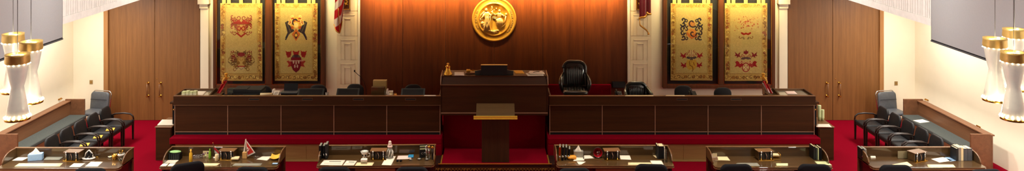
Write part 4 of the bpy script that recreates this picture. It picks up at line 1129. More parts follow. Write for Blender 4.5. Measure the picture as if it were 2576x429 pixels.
# pennant desk
t = thing('pen_bin', 'dark pen bin with a pale green lid on the pennant desk', 'pen holder', put(441, 399))
B(-.12, .12, -.07, .07, 0, .13).build('bin', 'black', t, bevel=.008)
MB().ball((0, 0, .15), (.12, .07, .025), 0, 18, 8).build('lid', 'jade', t)
mb = MB()
for k in range(5): mb.box(-.1 + k * .045, -.085 + k * .045, -.075, -.07, .01, .12)
mb.build('slots', 'teal', t)
def bottle(lb, loc, k, body, cap, name='bottle'):
    t = thing(name, lb, 'bottle', loc)
    MB().lathe([(0, 0), (.03 * k, 0), (.033 * k, .01), (.03 * k, .17 * k), (.014 * k, .2 * k), (.013 * k, .215 * k)], (0, 0, 0), 18, 0, 'z', False).build('bottle_body', body, t)
    MB().lathe([(.017 * k, .21 * k), (.017 * k, .25 * k), (0, .255 * k)], (0, 0, 0), 14, 0, 'z', False).build('cap', cap, t)
bottle('tall yellow bottle near the pen bin', put(480, 406), 1.0, 'yellow', 'manila')
bottle('lime green bottle beside the purple flowers', put(528, 398), .8, 'green', 'green')
t = thing('flower_bunch', 'small bunch of purple flowers left of the lime bottle', 'flowers', put(518, 394))
mb = MB(); rr = random.Random(2)
for k in range(16): mb.ball((rr.uniform(-.05, .05), rr.uniform(-.03, .03), .07 + rr.uniform(-.03, .04)), rr.uniform(.012, .022), 0, 8, 5)
mb.build('blossoms', 'purple', t); MB().lathe([(0, 0), (.025, 0), (.035, .05), (.03, .05), (0, .04)], (0, 0, 0), 14, 0, 'z', False).build('pot', 'mint', t)
t = thing('photo_card', 'cream card propped behind the purple flowers', 'card', put(519, 395)); B(-.07, .07, 0, .006, 0, .13).build('card_face', 'cream', t); MB().prism([(0.006, 0), (.05, 0), (.006, .1)], -.02, .02, 'x').build('stand', 'cream', t)
t = thing('photo_card', 'cream card propped behind the small red and white flag', 'card', put(549, 395)); B(-.06, .06, 0, .006, 0, .12).build('card_face', 'paper', t); MB().prism([(0.006, 0), (.05, 0), (.006, .1)], -.02, .02, 'x').build('stand', 'paper', t)
t = thing('wire_rack', 'low silver wire rack left of the propped cream card', 'rack', put(500, 396))
mb = MB()
for z in (.01, .05): mb.tube([(-.1, -.04, z), (.1, -.04, z), (.1, .04, z), (-.1, .04, z), (-.1, -.04, z)], .004, 5)
mb.build('rails', 'chrome', t); mb = MB()
for x in (-.1, -.05, 0, .05, .1):
    for yy in (-.04, .04): mb.tube([(x, yy, 0), (x, yy, .05)], .003, 5)
mb.build('uprights', 'chrome', t)
t = thing('small_flag', 'little red and white flag on a stick behind the lime bottle', 'flag', put(541, 396))
MB().lathe([(0, 0), (.04, 0), (.035, .015), (0, .02)], (0, 0, 0), 16, 0, 'z', False).build('stand', 'white', t); MB().tube([(0, 0, .01), (-.04, 0, .3)], .004, 6).build('stick', 'darkwood', t); MB().ball((-.041, 0, .305), .009).build('finial', 'brass', t)
cloth('red_stripe', lambda u, v: (-.03 + .13 * u * 1.0 - .0 * v, .01 * math.sin(u * 6), .22 - .05 * v - .1 * u), 10, 6, None, t, 'red'); cloth('white_field', lambda u, v: (-.02 + .12 * u, .01 * math.sin(u * 6) + .006, .168 - .07 * v - .09 * u), 10, 6, None, t, 'white')
t = thing('drink_can', 'pale yellow can left of the pennant desk organizer', 'can', put(545, 404)); MB().lathe([(0, 0), (.03, 0), (.034, .008), (.034, .125), (.028, .135), (0, .134)], (0, 0, 0), 20, 0, 'z', False).build('can_body', 'cream', t); MB().lathe([(0, .1345), (.012, .135), (.012, .137), (0, .137)], (0, 0, 0), 10, 0, 'z', False).build('pull_tab', 'chrome', t)
t = thing('pennant', 'red triangular pennant with white border standing in a wooden block', 'pennant', put(618, 397))
B(-.06, .03, -.035, .035, 0, .13).build('wooden_block', 'pine', t, bevel=.004)
tri = [(.0, .385), (.195, .11), (.035, .03)]; c = (sum(p[0] for p in tri) / 3, sum(p[1] for p in tri) / 3)
MB().prism(tri, -.005, .005, 'y').build('white_border', 'white', t)
MB().prism([(c[0] + (p[0] - c[0]) * .74, c[1] + (p[1] - c[1]) * .74) for p in tri], -.008, .008, 'y').build('red_field', 'pennant', t)
mb = MB(); mb.tube([(c[0] - .03, -.009, c[1] + .05), (c[0] - .045, -.009, c[1] + .02), (c[0] - .005, -.009, c[1] + .02), (c[0] - .015, -.009, c[1] - .02), (c[0] - .045, -.009, c[1] - .02)], .009, 6); mb.build('emblem', 'white', t)
MB().prism([(-.045, .13), (-.01, .13), (.012, .39), (-.005, .39), (-.03, .22)], -.014, .014, 'y').build('pole_sleeve', 'paper', t, bevel=.004)
t = thing('phone', 'grey phone lying at the right front corner of the pennant desk', 'phone', put(692, 412)); B(-.06, .06, -.04, .04, 0, .014).build('handset', 'grey', t, bevel=.004); B(-.05, .05, -.03, .03, .014, .016).build('screen', 'paleblue', t)
t = thing('eyeglasses', 'thin eyeglasses beside the white sheet on the pennant desk', 'glasses', put(645, 398)); 
for s in (-1, 1): MB().tube([(s * .03 + .024 * math.cos(a), .012, .024 + .02 * math.sin(a)) for a in np.linspace(0, 2 * PI, 12)], .003, 5).build('lens_rim', 'chrome', t); MB().tube([(s * .054, .012, .03), (s * .05, .1, .008)], .003, 5).build('temple_arm', 'chrome', t)
MB().tube([(-.006, .012, .03), (.006, .012, .03)], .003, 5).build('nose_bridge', 'chrome', t)
# desk left of the lectern
x, y, z = put(811, 400)
for k, (w, h, lb, mt) in enumerate(((.05, .28, 'black ring binder, outermost at the left of the white mug desk', 'black'), (.05, .3, 'black ring binder, innermost at the left of the white mug desk', 'ledgerook'), (.05, .26, 'black ring binder, middle of three at the left of the white mug desk', 'black'))):
    book_file(lb, (x - .07 + (0, .12, .06)[k], y - .02 + .03 * k, z), .05, w, .2, h, mt)
t = thing('mug', 'flared white mug with dark patches in front of the organizer', 'mug', put(917, 401))
MB().lathe([(0, 0), (.04, 0), (.045, .012), (.035, .04), (.06, .13), (.085, .18), (.078, .18), (.055, .13), (.025, .045), (0, .04)], (0, 0, 0), 24, 0, 'z', False).build('cup', 'white', t)
mb = MB(); mb.ball((-.026, -.042, .105), (.018, .012, .026)); mb.ball((.026, -.042, .105), (.018, .012, .026)); mb.tube([(0, -.042, .075), (0, -.04, .055)], .006, 6); mb.build('dark_patches', 'black', t)
MB().lathe([(.079, .176), (.082, .185), (.076, .186), (.073, .178)], (0, 0, 0), 24, 0, 'z', False).build('rim', 'black', t)
MB().tube([(.06, 0, .14), (.11, 0, .13), (.1, 0, .07), (.045, 0, .06)], .009, 7).build('handle', 'white', t)
t = thing('paperweight', 'small white and glass cube in front of the flared mug', 'paperweight', put(916, 411)); B(-.065, .065, -.04, .04, .05, .1).build('white_top', 'white', t, bevel=.01); B(-.06, .06, -.036, .036, 0, .05).build('glass_base', 'crystal', t, bevel=.006)
t = thing('figurine', 'tall pale crystal figurine right of the organizer, left of the pink paper', 'figurine', put(981, 397))
MB().lathe([(0, 0), (.07, 0), (.065, .03), (.03, .06), (.06, .12), (.05, .2), (.02, .225), (.0, .23)], (0, 0, 0), 18, 0, 'z', False).build('body', 'silverbox', t)
mb = MB()
for k in range(6): a = k * PI / 3; mb.tube([(.06 * math.cos(a), .06 * math.sin(a), .05), (.066 * math.cos(a + .5), .066 * math.sin(a + .5), .13), (.03 * math.cos(a + .9), .03 * math.sin(a + .9), .21)], .01, 6)
mb.build('fluting', 'white', t)
mb = MB(); mb.ball((0, 0, .24), (.055, .05, .035)); mb.ball((0, 0, .285), (.04, .04, .03)); mb.ball((0, 0, .325), (.032, .03, .035)); mb.build('head', 'pink', t)
t = thing('eyeglasses', 'dark sunglasses below the pink paper on the white mug desk', 'glasses', put(1004, 407))
for s in (-1, 1): MB().lathe([(0, 0), (.026, 0), (.026, .006), (0, .008)], (s * .032, .0, .028), 14, 0, 'y', False).build('lens', 'black', t); MB().tube([(s * .058, 0, .035), (s * .055, .11, .008)], .004, 5).build('temple_arm', 'black', t)
MB().tube([(-.008, 0, .034), (.008, 0, .034)], .004, 5).build('nose_bridge', 'chrome', t)
def crystal(lb, loc, k):
    t = thing('crystal_dish', lb, 'dish', loc); MB().lathe([(0, 0), (.03 * k, 0), (.055 * k, .03), (.05 * k, .03), (.02 * k, .008), (0, .008)], (0, 0, 0), 12, 0, 'z', False).build('bowl', 'crystal', t); MB().ball((0, 0, .022), (.03 * k, .02 * k, .012)).build('contents', 'silverbox', t)
crystal('small glass dish below the cyan card', put(1033, 403), .9); crystal('glass dish left of the silver tubes, nearer the cyan card', put(1055, 401), 1.1); crystal('glass dish right in front of the silver tubes', put(1074, 402), 1.1)
t = thing('picture_frame', 'dark framed picture standing left of the silver tubes', 'picture frame', put(1066, 396), .2)
B(-.09, .07, 0, .02, 0, .27).build('frame', 'ledgerook', t, bevel=.004); B(-.08, .06, -.003, 0, .17, .2).build('pale_band', 'mint', t); B(-.08, .06, -.003, 0, .225, .25).build('pale_top_band', 'mint', t); mb = MB()
mb.tube([(-.03 + .02 * math.cos(a), -.004, .09 + .018 * math.sin(a)) for a in np.linspace(.6, 5.6, 10)], .004, 5); mb.tube([(.02 + .016 * math.cos(a), -.004, .09 + .02 * math.sin(a)) for a in np.linspace(0, 2 * PI, 10)], .004, 5); mb.build('silver_monogram', 'chrome', t)
MB().prism([(.02, 0), (.1, 0), (.02, .2)], -.02, .02, 'x').build('easel_back', 'black', t)
for k, (px, lb) in enumerate(((1073, 'silver tube, left of three at the end of the white mug desk'), (1080, 'silver tube, middle of three at the end of the white mug desk'), (1088, 'silver tube, right of three at the end of the white mug desk'))):
    t = thing('metal_tube', lb, 'tube', put(px, 398 + k)); MB().lathe([(0, 0), (.022, 0), (.022, .26), (0, .262)], (0, 0, 0), 16, 0, 'z', False).build('tube_body', ['chrome', 'chrome', 'darkwood'][k], t); MB().lathe([(.024, .23), (.027, .235), (.027, .265), (0, .275)], (0, 0, 0), 16, 0, 'z', False).build('tube_cap', ['chrome', 'brass', 'brass'][k], t)
# desk right of the lectern
x, y, z = put(1402, 405)
for k, (lb, mt, h, lean) in enumerate((('gold-edged ring binder against the left wing of the red bowl desk', 'brass', .28, .06), ('black ring binder next to the gold-edged one on the red bowl desk', 'black', .27, .1), ('black ring binder, third from the left wing on the red bowl desk', 'ledgerook', .26, .14), ('small black ring binder beside the woven tissue box', 'black', .22, .2))):
    book_file(lb, (x + .025 + .062 * k, y + .02 + .025 * k, z), -.1, .04, .2, h, mt, lean * .6)
t = thing('pouch', 'orange pouch in front of the woven tissue box', 'pouch', put(1438, 399), .2); MB().pad(rrect(.19, .13, .04, .04, 4, -.065), .05, 0, 0, 0, (0, 0, 0), .012).xf(Matrix.Translation((0, 0, .035)) @ Matrix.Rotation(-PI / 2, 4, 'X')).build('bag', 'orange', t); MB().ball((.02, -.02, .06), (.03, .015, .01)).build('flap_slot', 'black', t); MB().tube([(-.05, .0, .06), (0, .02, .067), (.06, .02, .06)], .005, 6).build('zip', 'brass', t)
t = thing('bowl', 'red glazed bowl tipped on its side against the organizer', 'bowl', put(1504, 396))
mt = Matrix.Translation((0, 0, .105)) @ Matrix.Rotation(1.35, 4, 'X')
MB().lathe([(0, -.09), (.05, -.088), (.085, -.05), (.104, .0), (.1, .006), (.09, .0), (.07, -.045), (.04, -.07), (0, -.075)], (0, 0, 0), 28, 0, 'z', False).xf(mt).build('bowl_shell', 'redglass', t)
MB().lathe([(.099, .002), (.106, .006), (.1, .012), (.094, .004)], (0, 0, 0), 28, 0, 'z', False).xf(mt).build('rim', 'darkwood', t)
mb = MB(); mb.ball((0, 0, -.055), (.02, .02, .012)); mb.ball((.035, .01, -.05), (.012, .012, .01)); mb.xf(mt).build('highlight_beads', 'white', t)
B(-.03, .03, -.02, .14, 0, .012).build('cradle', 'black', t)
bookrow([('black bound book, leftmost of the set at the right end of the red bowl desk', .03, .2, .27, 'ledgerook'), ('black bound book with chrome clip edge, middle of the red bowl desk set', .1, .2, .26, 'black'), ('thin white spined book, right of the black set on the red bowl desk', .016, .2, .24, 'paper')], put(1654, 399), .0)
t = thing('bookend', 'clear bookend beside the thin white book on the red bowl desk', 'bookend', put(1679, 408), .0); B(0, .006, 0, .16, 0, .22).build('upright', 'crystal', t); B(-.08, 0, 0, .16, 0, .004).build('foot', 'crystal', t)
# nearly empty desk
t = thing('card_holder', 'low wooden card holder at the left wing of the nearly empty desk', 'holder', put(1800, 402), .1); MB().prism([(0, 0), (.1, 0), (.1, .09), (.03, .04)], -.06, .06, 'x').build('wedge', 'deskedge', t, bevel=.004); B(-.05, .05, .045, .05, .03, .12).build('card', 'cream', t)
t = thing('letter_tray', 'small brass letter tray right of the organizer on the nearly empty desk', 'tray', put(1953, 399)); B(-.09, .09, 0, .14, 0, .006).build('lower_shelf', 'brass', t); B(-.09, .09, 0, .14, .05, .056).build('upper_shelf', 'brass', t)
mb = MB()
for sx in (-.085, .085):
    mb.tube([(sx, .005, 0), (sx, .005, .09), (sx, .13, .09), (sx, .13, 0)], .005, 6)
mb.build('side_rail', 'gold', t); B(-.07, .07, .01, .13, .056, .075).build('papers', 'cream', t)
for k, (lb, mt, w, h) in enumerate((('black book, leftmost at the right wing of the nearly empty desk', 'ledgerook', .04, .27), ('green-grey book, second at the right wing of the nearly empty desk', 'teal', .03, .25), ('pale thin book, third at the right wing of the nearly empty desk', 'mint', .02, .24), ('black book, rightmost at the right wing of the nearly empty desk', 'black', .035, .25))):
    p = put(2047 + 5.4 * k, 401 + k * .4); bookrow([(lb, w, .2, h, mt)], p, .05)
# far right desk
for k, (lb, mt) in enumerate((('black leaning binder at the left wing of the far right desk', 'black'), ('silver-edged leaning binder beside the black one on the far right desk', 'silverbox'))):
    p = put(2168 + 8 * k, 401 + k); book_file(lb, p, -.05, .045, .2, .22, mt, -.05)
t = thing('name_card', 'small white folded card behind the chair at the far right desk left end', 'card', put(2196, 395)); MB().prism([(-.02, 0), (.02, 0), (0, .03)], -.05, .05, 'x').build('folded_card', 'paper', t)
t = thing('sign_holder', 'upright cream card in a clear holder on the far right desk', 'sign holder', put(2271, 398)); B(-.1, .1, 0, .006, .005, .15).build('card', 'cream', t); B(-.105, .105, -.004, -.001, 0, .155).build('clear_front', 'crystal', t); B(-.105, .105, -.03, .05, 0, .004).build('clear_foot', 'crystal', t)
bookrow([('dark thin book, leftmost of the row on the far right desk', .04, .2, .25, 'ledgerook'), ('white gridded book on the far right desk', .05, .22, .27, 'silverbox'), ('pale tan book beside the gridded one on the far right desk', .05, .22, .27, 'cream'), ('grey-green thick book, second from the right end of the far right desk', .085, .2, .25, 'grey'), ('grey-green thick book, rightmost on the far right desk', .09, .2, .25, 'grey')], put(2406, 404), .04)

# ================================================================== ON THE BENCHES AND ROSTRUM
ZL = 1.455                                    # glass level on bench end cabinets
def put2(px, py, z=1.455): x, y, zz = at(px, py, z); return (x, y, z)
for k in range(4):
    t = thing('card_stack', 'pale green card stack standing on the left bench end, ' + ['leftmost of four', 'second of four', 'third of four', 'rightmost of four'][k], 'cards', put2(461 + 9.5 * k, 241.5), 0, 'pale green cards on the left bench end')
    B(-.038, .038, 0, .1, 0, .105 + .012 * (k % 2)).build('cards', 'mint', t, bevel=.003); B(-.039, .039, -.002, .102, .04, .055).build('paper_band', 'paper', t)
sheet('sheet_of_paper', 'white sheet on the glass top of the left bench end', 'paper', [(484, 240), (510, 240), (520, 229), (496, 229)], 'paper', z=ZL, group='papers on the benches')
sheet('sheet_of_paper', 'pale pink sheet on the glass top of the right bench end', 'paper', [(1980, 236), (2006, 236), (1998, 229), (1974, 229)], 'pink', z=ZL, group='papers on the benches')
def flagpost(lb, px, py, side, second):
    x, Y, z = atd(px, py, 18.12)
    t = thing('desk_flag', lb, 'flag', (x, Y, 1.485))
    h = .42
    MB().box(-.022, .022, 0, .04, -.09 if False else 0, h - .06).build('post', 'armtop', t)
    mb = MB(); mb.box(-.028, .028, -.005, .045, h - .08, h + .03); mb.box(-.075, .075, .005, .035, h - .045, h - .025); mb.lathe([(.02, h + .03), (.045, h + .06), (.03, h + .075), (.02, h + .075)], (0, .02, 0), 12); mb.build('gold_finial', 'gold', t, bevel=.004)
    s = side
    cloth('ribbon', lambda u, v: (s * (.03 + .15 * v - .02) + (u - .5) * .085, -.02 - .02 * math.sin(u * 6 + v * 3), h - .1 - .29 * v), 10, 12, None, t, 'red')
    if second: cloth('white_ribbon', lambda u, v: (s * (.02 + .14 * v) + (u - .5) * .12, .0 - .02 * math.sin(u * 6), h - .15 - .24 * v), 10, 12, None, t, 'white')
    MB().tube([(s * .0, -.015, h - .02), (s * .04, -.03, h - .06), (s * .07, -.03, h - .13), (s * .05, -.03, h - .17)], [.018, .022, .02, .01], 8).build('gold_cord', 'fringe', t)
flagpost('small desk flag with red drape and gold cross top on the left bench', 568, 240, -1, False)
flagpost('small desk flag with red and white drape and gold knot on the right bench', 1921, 240, 1, True)
WZ = .58 + .702
def onw(px, Y=18.35): return ((px - CX) * Y / F, Y, WZ)
x, y, z = onw(622, 18.3); t = thing('printer', 'wide black printer on the left bench below the first tapestry', 'printer', (x, y, z)); k = F / 18.3
B(-.34, .34, .01, .38, 0, .2).build('body', 'blackmatt', t, bevel=.012); mb = MB(); mb.box(-.34, .33, .0, .38, .2, .262); mb.box(-.34, -.02, .02, .3, .262, .272); mb.build('lid', 'blackmatt', t, bevel=.008); B(-.1, .22, -.006, .0, .13, .16).build('output_slot', 'teal', t)
x, y, z = onw(572, 18.3); t = thing('keypad', 'black keypad raised beside the small red desk flag', 'keypad', (x, y, z)); mb = MB(); mb.hexa([(-.1, 0, 0), (.115, 0, 0), (.115, .3, 0), (-.1, .3, 0), (-.1, 0, .14), (.115, 0, .16), (.115, .3, .24), (-.05, .3, .24)]); mb.build('case', 'black', t); mb = MB().hexa([(-.09, .04, .13), (.11, .04, .13), (.11, .28, .2), (-.06, .28, .2), (-.09, .04, .175), (.11, .04, .175), (.11, .28, .24), (-.06, .28, .24)])
for i in range(5):
    for j in range(3): mb.box(-.08 + i * .037, -.052 + i * .037, .06 + j * .07, .1 + j * .07, .17 + j * .022, .19 + j * .022)
mb.build('keys', 'teal', t)
def monitor(lb, px, w, hz, mat, Y=18.42):
    x, y, z = onw(px, Y); t = thing('monitor', lb, 'monitor', (x, y, z), 0, 'flat monitors on the left bench')
    a = Matrix.Translation((0, 0, hz)) @ Matrix.Rotation(-.85, 4, 'X')
    B(-w / 2, w / 2, -.0, .03, -.24, .0).xf(a).build('housing', mat, t, bevel=.006)
    B(-w / 2 + .04, w / 2 - .04, -.004, .0, -.2, -.03).xf(a).build('back_recess', 'black', t)
    MB().tube([(0, .1, hz - .12), (0, .12, .02)], .025, 8).build('stand_neck', 'black', t); B(-.12, .12, .02, .24, 0, .02).build('stand_foot', 'black', t, bevel=.004)
monitor('black tilted monitor in front of the chair below the crossed-wings tapestry', 784, .62, .27, 'teal')
monitor('black tilted monitor in front of the left pale pier', 877, .54, .27, 'teal')
monitor('dark green-black tilted monitor nearest the rostrum on the left bench', 1040, .57, .27, 'teal')
x, y, z = onw(726, 18.35); t = thing('laptop', 'dark laptop between printer and monitors on the left bench', 'laptop', (x, y, z)); B(-.19, .19, .02, .28, .0, .16).build('riser', 'black', t); B(-.2, .2, -.0, .27, .16, .185).build('keyboard_base', 'grey', t, bevel=.004); mb = B(-.165, .165, .0, .012, 0, .16); mb.xf(Matrix.Translation((0, .2, .185)) @ Matrix.Rotation(-.2, 4, 'X')); mb.build('screen', 'black', t)
x, y, z = onw(670, 18.2); t = thing('towel_roll', 'cream paper roll lying right of the black printer', 'paper roll', (x, y, z + .135)); MB().tube([(-.14, 0, .04), (.13, .02, .04)], .04, 16).build('roll', 'cream', t); B(-.15, .15, -.03, .12, -.135, 0).build('roll_box', 'cream', t)
def deskphone(lb, px, mat, Y=18.3, lift=.1):
    x, y, z = onw(px, Y); t = thing('telephone', lb, 'telephone', (x, y, z))
    MB().prism([(0, 0), (.2, 0), (.2, lift + .07), (0, lift)], -.08, .08, 'x').build('base', mat, t, bevel=.005)
    mb = MB(); mb.tube([(-.05, .02, lift + .03), (-.055, .1, lift + .1), (-.05, .18, lift + .1)], [.026, .018, .026], 8); mb.build('handset', mat, t)
    mb = B(-.015, .062, .03, .15, lift + .005, lift + .012)
    for i in range(3):
        for j in range(3): mb.box(-.01 + i * .025, .006 + i * .025, .04 + j * .04, .06 + j * .04, lift + .012 + .014 * j, lift + .022 + .014 * j)
    mb.build('keypad', 'grey', t)
deskphone('white telephone right of the cream roll on the left bench', 690, 'white', 18.25, .14)
deskphone('black telephone between the two task chairs on the right bench', 1746, 'black', 18.25, .13)
deskphone('black telephone left of the lower tufted chair', 1558, 'black', 18.2, .14)
deskphone('white telephone right of the wooden boxes on the left bench', 978, 'white', 18.22, .15)
def cup(lb, px, h, mat, Y=18.2, base=.0, nm='cup'):
    x, y, z = onw(px, Y); t = thing(nm, lb, 'cup', (x, y, z)); MB().lathe([(0, 0), (.032, 0), (.04, h), (.035, h), (.028, .01), (0, .01)], (0, 0, 0), 18, 0, 'z', False).build('cup_wall', mat, t); MB().lathe([(.038, h - .004), (.043, h), (.038, h + .004)], (0, 0, 0), 18, 0, 'z', False).build('rim', 'chrome', t)
cup('grey steel cup right of the first monitor on the left bench', 823, .22, 'silverbox'); cup('cream cup right of the white telephone by the wooden boxes', 984, .23, 'cream'); cup('small brass cup right of the cream cup on the left bench', 994, .2, 'brass')
def wbox(lb, px, w, h, mat, Y): x, y, z = onw(px, Y); t = thing('wooden_box', lb, 'box', (x, y, z)); B(-w / 2, w / 2, 0, .12, 0, h).build('carcass', mat, t, bevel=.004); B(-w / 2 + .012, w / 2 - .012, -.005, 0, .012, h - .012).build('front', mat, t, bevel=.003)
wbox('dark wooden box in front of the paler one on the left bench', 950.5, .315, .345, 'desk', 18.2); wbox('paler wooden box standing behind the dark one on the left bench', 955, .32, .45, 'olive', 18.42)
sheet('sheet_of_paper', 'white sheet on the ledge of the left bench nearest the rostrum', 'paper', [(1066, 241), (1098, 241), (1096, 238.8), (1068, 238.8)], 'paper', z=1.492, group='papers on the benches')
sheet('sheet_of_paper', 'cream sheet on the right bench ledge below the first task chair', 'paper', [(1674, 241.2), (1723, 241.2), (1722, 239), (1676, 239)], 'cream', z=1.492, group='papers on the benches')
sheet('sheet_of_paper', 'cream strip on the right bench ledge below the lower tufted chair', 'paper', [(1572, 241.5), (1644, 241.5), (1643, 239), (1574, 239)], 'cream', z=1.492, group='papers on the benches')
t = thing('microphone', 'thin black gooseneck microphone against the left edge of the wood wall', 'microphone', onw(922, 18.5)); x0, y0, z0 = t.location
P = [(922, None), (921, 225), (916, 205), (908, 193), (899, 186), (893, 180)]
pts = [(0, 0, .02)] + [tuple(Vector(atd(p, q, 18.5)) - Vector((x0, y0, z0))) for p, q in P[1:]]
MB().tube(pts, .007, 6).build('gooseneck', 'black', t); MB().ball(tuple(Vector(atd(892, 178, 18.5)) - Vector((x0, y0, z0))), (.018, .018, .028)).build('capsule', 'black', t); MB().lathe([(0, 0), (.06, 0), (.05, .025), (0, .03)], (0, 0, 0), 18, 0, 'z', False).build('base', 'black', t)
# rostrum things
ZR = 1.957
def put3(px, py): x, y, _ = at(px, py, ZR); return (x, y, ZR + .002)
t = thing('handbell', 'brass handbell on the left end of the rostrum', 'bell', put3(1127, 187.5))
MB().lathe([(.0, 0), (.098, 0), (.1, .015), (.085, .045), (.06, .09), (.052, .14), (.05, .19), (0, .2)], (0, 0, 0), 26, 0, 'z', False).build('bell_body', 'gold', t); MB().lathe([(.052, .16), (.06, .175), (.058, .2), (.03, .215), (.02, .23)], (0, 0, 0), 20, 0, 'z', False).build('collar', 'brass', t); MB().ball((0, 0, .25), .03).build('knob', 'gold', t)
sheet('sheet_of_paper', 'white sheet beside the handbell on the rostrum', 'paper', [(1143, 190), (1168, 190), (1167, 183), (1143, 183)], 'paper', z=ZR, t=.02, group='papers on the rostrum')
t = thing('gavel_stand', 'brass gavel on its block between the sheet and the black reading stand', 'gavel', put3(1184, 184.5)); B(-.12, .12, -.06, .06, 0, .03).build('sound_block', 'armtop', t, bevel=.008); MB().tube([(-.1, 0, .065), (-.09, 0, .065), (-.02, 0, .065), (-.01, 0, .065)], [.03, .035, .035, .03], 14).build('gavel_head', 'gold', t); MB().tube([(-.05, 0, .065), (.1, .03, .06)], [.012, .014], 8).build('gavel_handle', 'brass', t)
t = thing('reading_stand', 'large black reading stand with side wings on the rostrum', 'reading stand', (0, 18.1, ZR))
mb = B(-.305, .305, -.1, .0, .0, .235); mb.box(-.25, .25, 0, .12, 0, .02); mb.build('main_panel', 'blackmatt', t, bevel=.012)
B(-.31, .31, -.104, .004, .235, .239).build('top_highlight', 'armtop', t)  # brown strip put in as the highlight along the top
for s in (-1, 1):
    MB().prism([(s * .305, -.0), (s * .45, -.0), (s * .45, .095), (s * .36, .11), (s * .305, .12)], -.07, -.03, 'y').build('side_wing', 'teal', t, bevel=.004)
sheet('folder', 'yellow folder right of the black reading stand on the rostrum', 'folder', [(1297, 185), (1320, 185), (1314, 177.5), (1292, 177.5)], 'manila', z=ZR, t=.006)
sheet('sheet_of_paper', 'white sheet lying under the loose stack on the rostrum', 'paper', [(1328, 191), (1368, 190.5), (1364, 178), (1322, 184)], 'paper', z=ZR, t=.004, group='papers on the rostrum')
t = thing('paper_stack', 'loose stack of white papers at the right end of the rostrum', 'papers', put3(1350, 186)); rr = random.Random(8)
mb = MB()
for k in range(5):
    st = len(mb.v); mb.box(-.17, .15, -.1, .1, 0, .006); mb.xf(Matrix.Translation((rr.uniform(-.02, .03), rr.uniform(-.02, .02), .008 * k + .004)) @ Matrix.Rotation(rr.uniform(-.25, .25), 4, 'Z'), st)
mb.build('sheets', 'paper', t); MB().tube([(-.08, -.04, .05), (.0, .02, .054), (.07, .03, .05)], .006, 6).build('pen', 'black', t)
# credenza things
sheet('sheet_of_paper', 'stack of white papers on the low cabinet at the left bench end', 'paper', [(396, 315), (437, 315), (437, 302), (408, 302)], 'paper', z=.78, t=.02, group='papers on the low cabinets')
sheet('sheet_of_paper', 'white sheet on the low cabinet at the right bench end', 'paper', [(2053, 319), (2092, 319.5), (2085, 312), (2056, 312)], 'paper', z=.78, t=.008, group='papers on the low cabinets')
for px, h, lb in ((2053, .28, 'tall stack of pale paper cups on the right low cabinet'), (2061, .2, 'shorter stack of pale paper cups behind the sheet on the right low cabinet')):
    x, y, z = at(px + 8, 302, .78); t = thing('cup_stack', lb, 'cups', (x, y, z + .002))
    MB().lathe([(0, 0), (.03, 0), (.04, h * .3), (.042, h * .32), (.038, h * .33)], (0, 0, 0), 18, 0, 'z', False).build('bottom_cup', 'mint', t)
    pr = []
    for k in range(int(h / .02)): pr += [(.038, k * .02 + h * .3), (.043, k * .02 + .012 + h * .3)]
    MB().lathe([(0, h * .3)] + pr + [(0, pr[-1][1])], (0, 0, 0), 18, 0, 'z', False).build('stacked_rims', 'mint', t)
# note pads on the armchairs
for (sd, k, lb) in ((-1, 1, 'yellow booklet on the left row armchair second from the door'), (-1, 2, 'yellow booklet on the left row armchair third from the door'), (-1, 3, 'yellow booklet on the left row armchair fourth from the door'), (1, 4, 'cream booklet on the right row armchair nearest the front desk')):
    Y = 19.23 - .555 * k; x = sd * (9.33 + .015 * k)
    tag(B(-.09, .09, -.1, .1, 0, .012).build('booklet', 'manila' if sd < 0 else 'cream', None, loc=(x - sd * .1, Y - .05, .502), rz=.3), lb, 'booklet', 'booklets left on the armchairs')
tag(B(-.15, .15, -.11, .11, 0, .006).build('sheet_of_paper', 'paper', None, loc=(10.72, 19.4, .472), rz=.3), 'white sheet on the right pew cushion near the corner', 'paper')

# ================================================================== CAMERA, LIGHT
cam = bpy.data.cameras.new('camera'); co = bpy.data.objects.new('camera', cam); COL.objects.link(co)
co.location = (0, 0, H); co.rotation_euler = (PI / 2, 0, 0)
cam.sensor_width = 36; cam.lens = F / 2576 * 36; cam.shift_x = (1288 - CX) / 2576; cam.shift_y = -(214.5 - HY) / 2576; cam.clip_end = 200
SC.camera = co
def area(name, loc, rot, sx, sy, power, col, spread=PI):
    l = bpy.data.lights.new(name, 'AREA'); l.shape = 'RECTANGLE'; l.size = sx; l.size_y = sy; l.energy = power; l.color = col; l.spread = spread
    o = bpy.data.objects.new(name, l); COL.objects.link(o); o.location = loc; o.rotation_euler = rot
    return o
WARM, MID = (1.0, .86, .64), (1.0, .92, .78)
for x in (-6, -2, 2, 6):
    for y in (12.6, 14.9):
        area('ceiling_and_fill_light', (x, y, 8.9), (0, 0, 0), 1.2, 1.2, LP['ceil'], MID, math.radians(56))
for x in (-5, 5):
    area('ceiling_and_fill_light', (x, 4, 8.9), (0, 0, 0), 1.6, 1.6, LP['fill'], MID)  # weak fill added from the front, no known fixture
area('cove_light', (0, YB - .62, 4.1), (math.radians(37), 0, 0), 7.0, .08, LP['cove'], (1, .7, .34), math.radians(56))
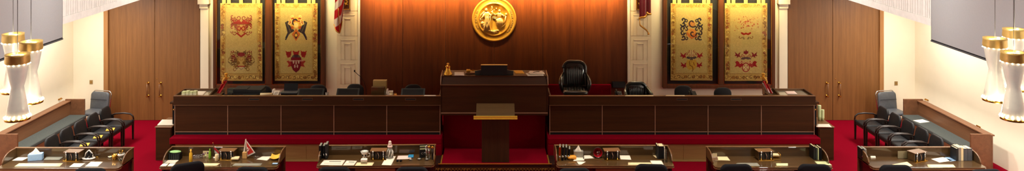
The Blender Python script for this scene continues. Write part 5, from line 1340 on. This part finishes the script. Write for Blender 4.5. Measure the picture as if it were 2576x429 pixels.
for x in (-6.15, 6.2):
    area('case_light', (x, YB - .13, 3.82), (math.radians(6), 0, 0), 2.4, .04, LP['case'], (1, .78, .38))
    area('valance_light', (x, YB - .72, 4.15), (math.radians(38), 0, 0), 3.0, .08, LP['front'], (1, .78, .36), math.radians(56))
    area('tapestry_fill', (x, YB - 2.2, 6.2), (math.radians(28), 0, 0), 2.4, .3, LP['track'], (1, .86, .58), math.radians(70))  # added to lift the lower tapestries, no such track known
for x in (-4.2, 4.2):
    area('pier_light', (x, YB - .5, 4.3), (math.radians(12), 0, 0), 1.0, .1, LP['pier'], (1, .84, .52))
for s in (-1, 1):
    for y in (11, 15.2, 19.2):
        area('parapet_fill', (s * 4.0, y, 8.6), (0, -s * math.radians(46), 0), .6, .6, LP['spot'], (1, .97, .9), math.radians(50))  # added to brighten the parapets, no such spots known
for s in (-1, 1):
    for y in (13.0, 16.2, 19.2):
        area('side_fill', (s * 10.2, y, 3.5), (0, 0, 0), .8, 1.6, LP['gal'], (1, .97, .9))  # fill added to whiten the side walls and floor, fixtures made up
for x, y, zb, zt in LAMPS:
    l = bpy.data.lights.new('lamp_light', 'POINT'); l.energy = LP['lamp']; l.color = (1, .96, .88); l.shadow_soft_size = .1
    o = bpy.data.objects.new('lamp_light', l); COL.objects.link(o); o.location = (x, y, zb - .12)
    l = bpy.data.lights.new('lamp_downlight', 'SPOT'); l.energy = LP['down']; l.color = (1, .96, .88); l.shadow_soft_size = .1; l.spot_size = math.radians(140); l.spot_blend = .7
    o = bpy.data.objects.new('lamp_downlight', l); COL.objects.link(o); o.location = (x, y, zb - .1); o.rotation_euler.y = math.radians(-14 if x > 0 else 14)
w = bpy.data.worlds.new('world'); SC.world = w; w.use_nodes = True
w.node_tree.nodes['Background'].inputs['Color'].default_value = (1, .9, .75, 1); w.node_tree.nodes['Background'].inputs['Strength'].default_value = .02
SC.view_settings.view_transform = 'Standard'; SC.view_settings.look = 'None'; SC.view_settings.gamma = 1; SC.view_settings.use_curve_mapping = False
SC.view_settings.exposure = LP['exp']
SC.cycles.use_denoising = True
try: SC.cycles.denoiser = 'OPENIMAGEDENOISE'
except Exception: pass
SC.cycles.max_bounces = 8; SC.cycles.diffuse_bounces = 4; SC.cycles.sample_clamp_indirect = 6; SC.cycles.caustics_reflective = False; SC.cycles.caustics_refractive = False
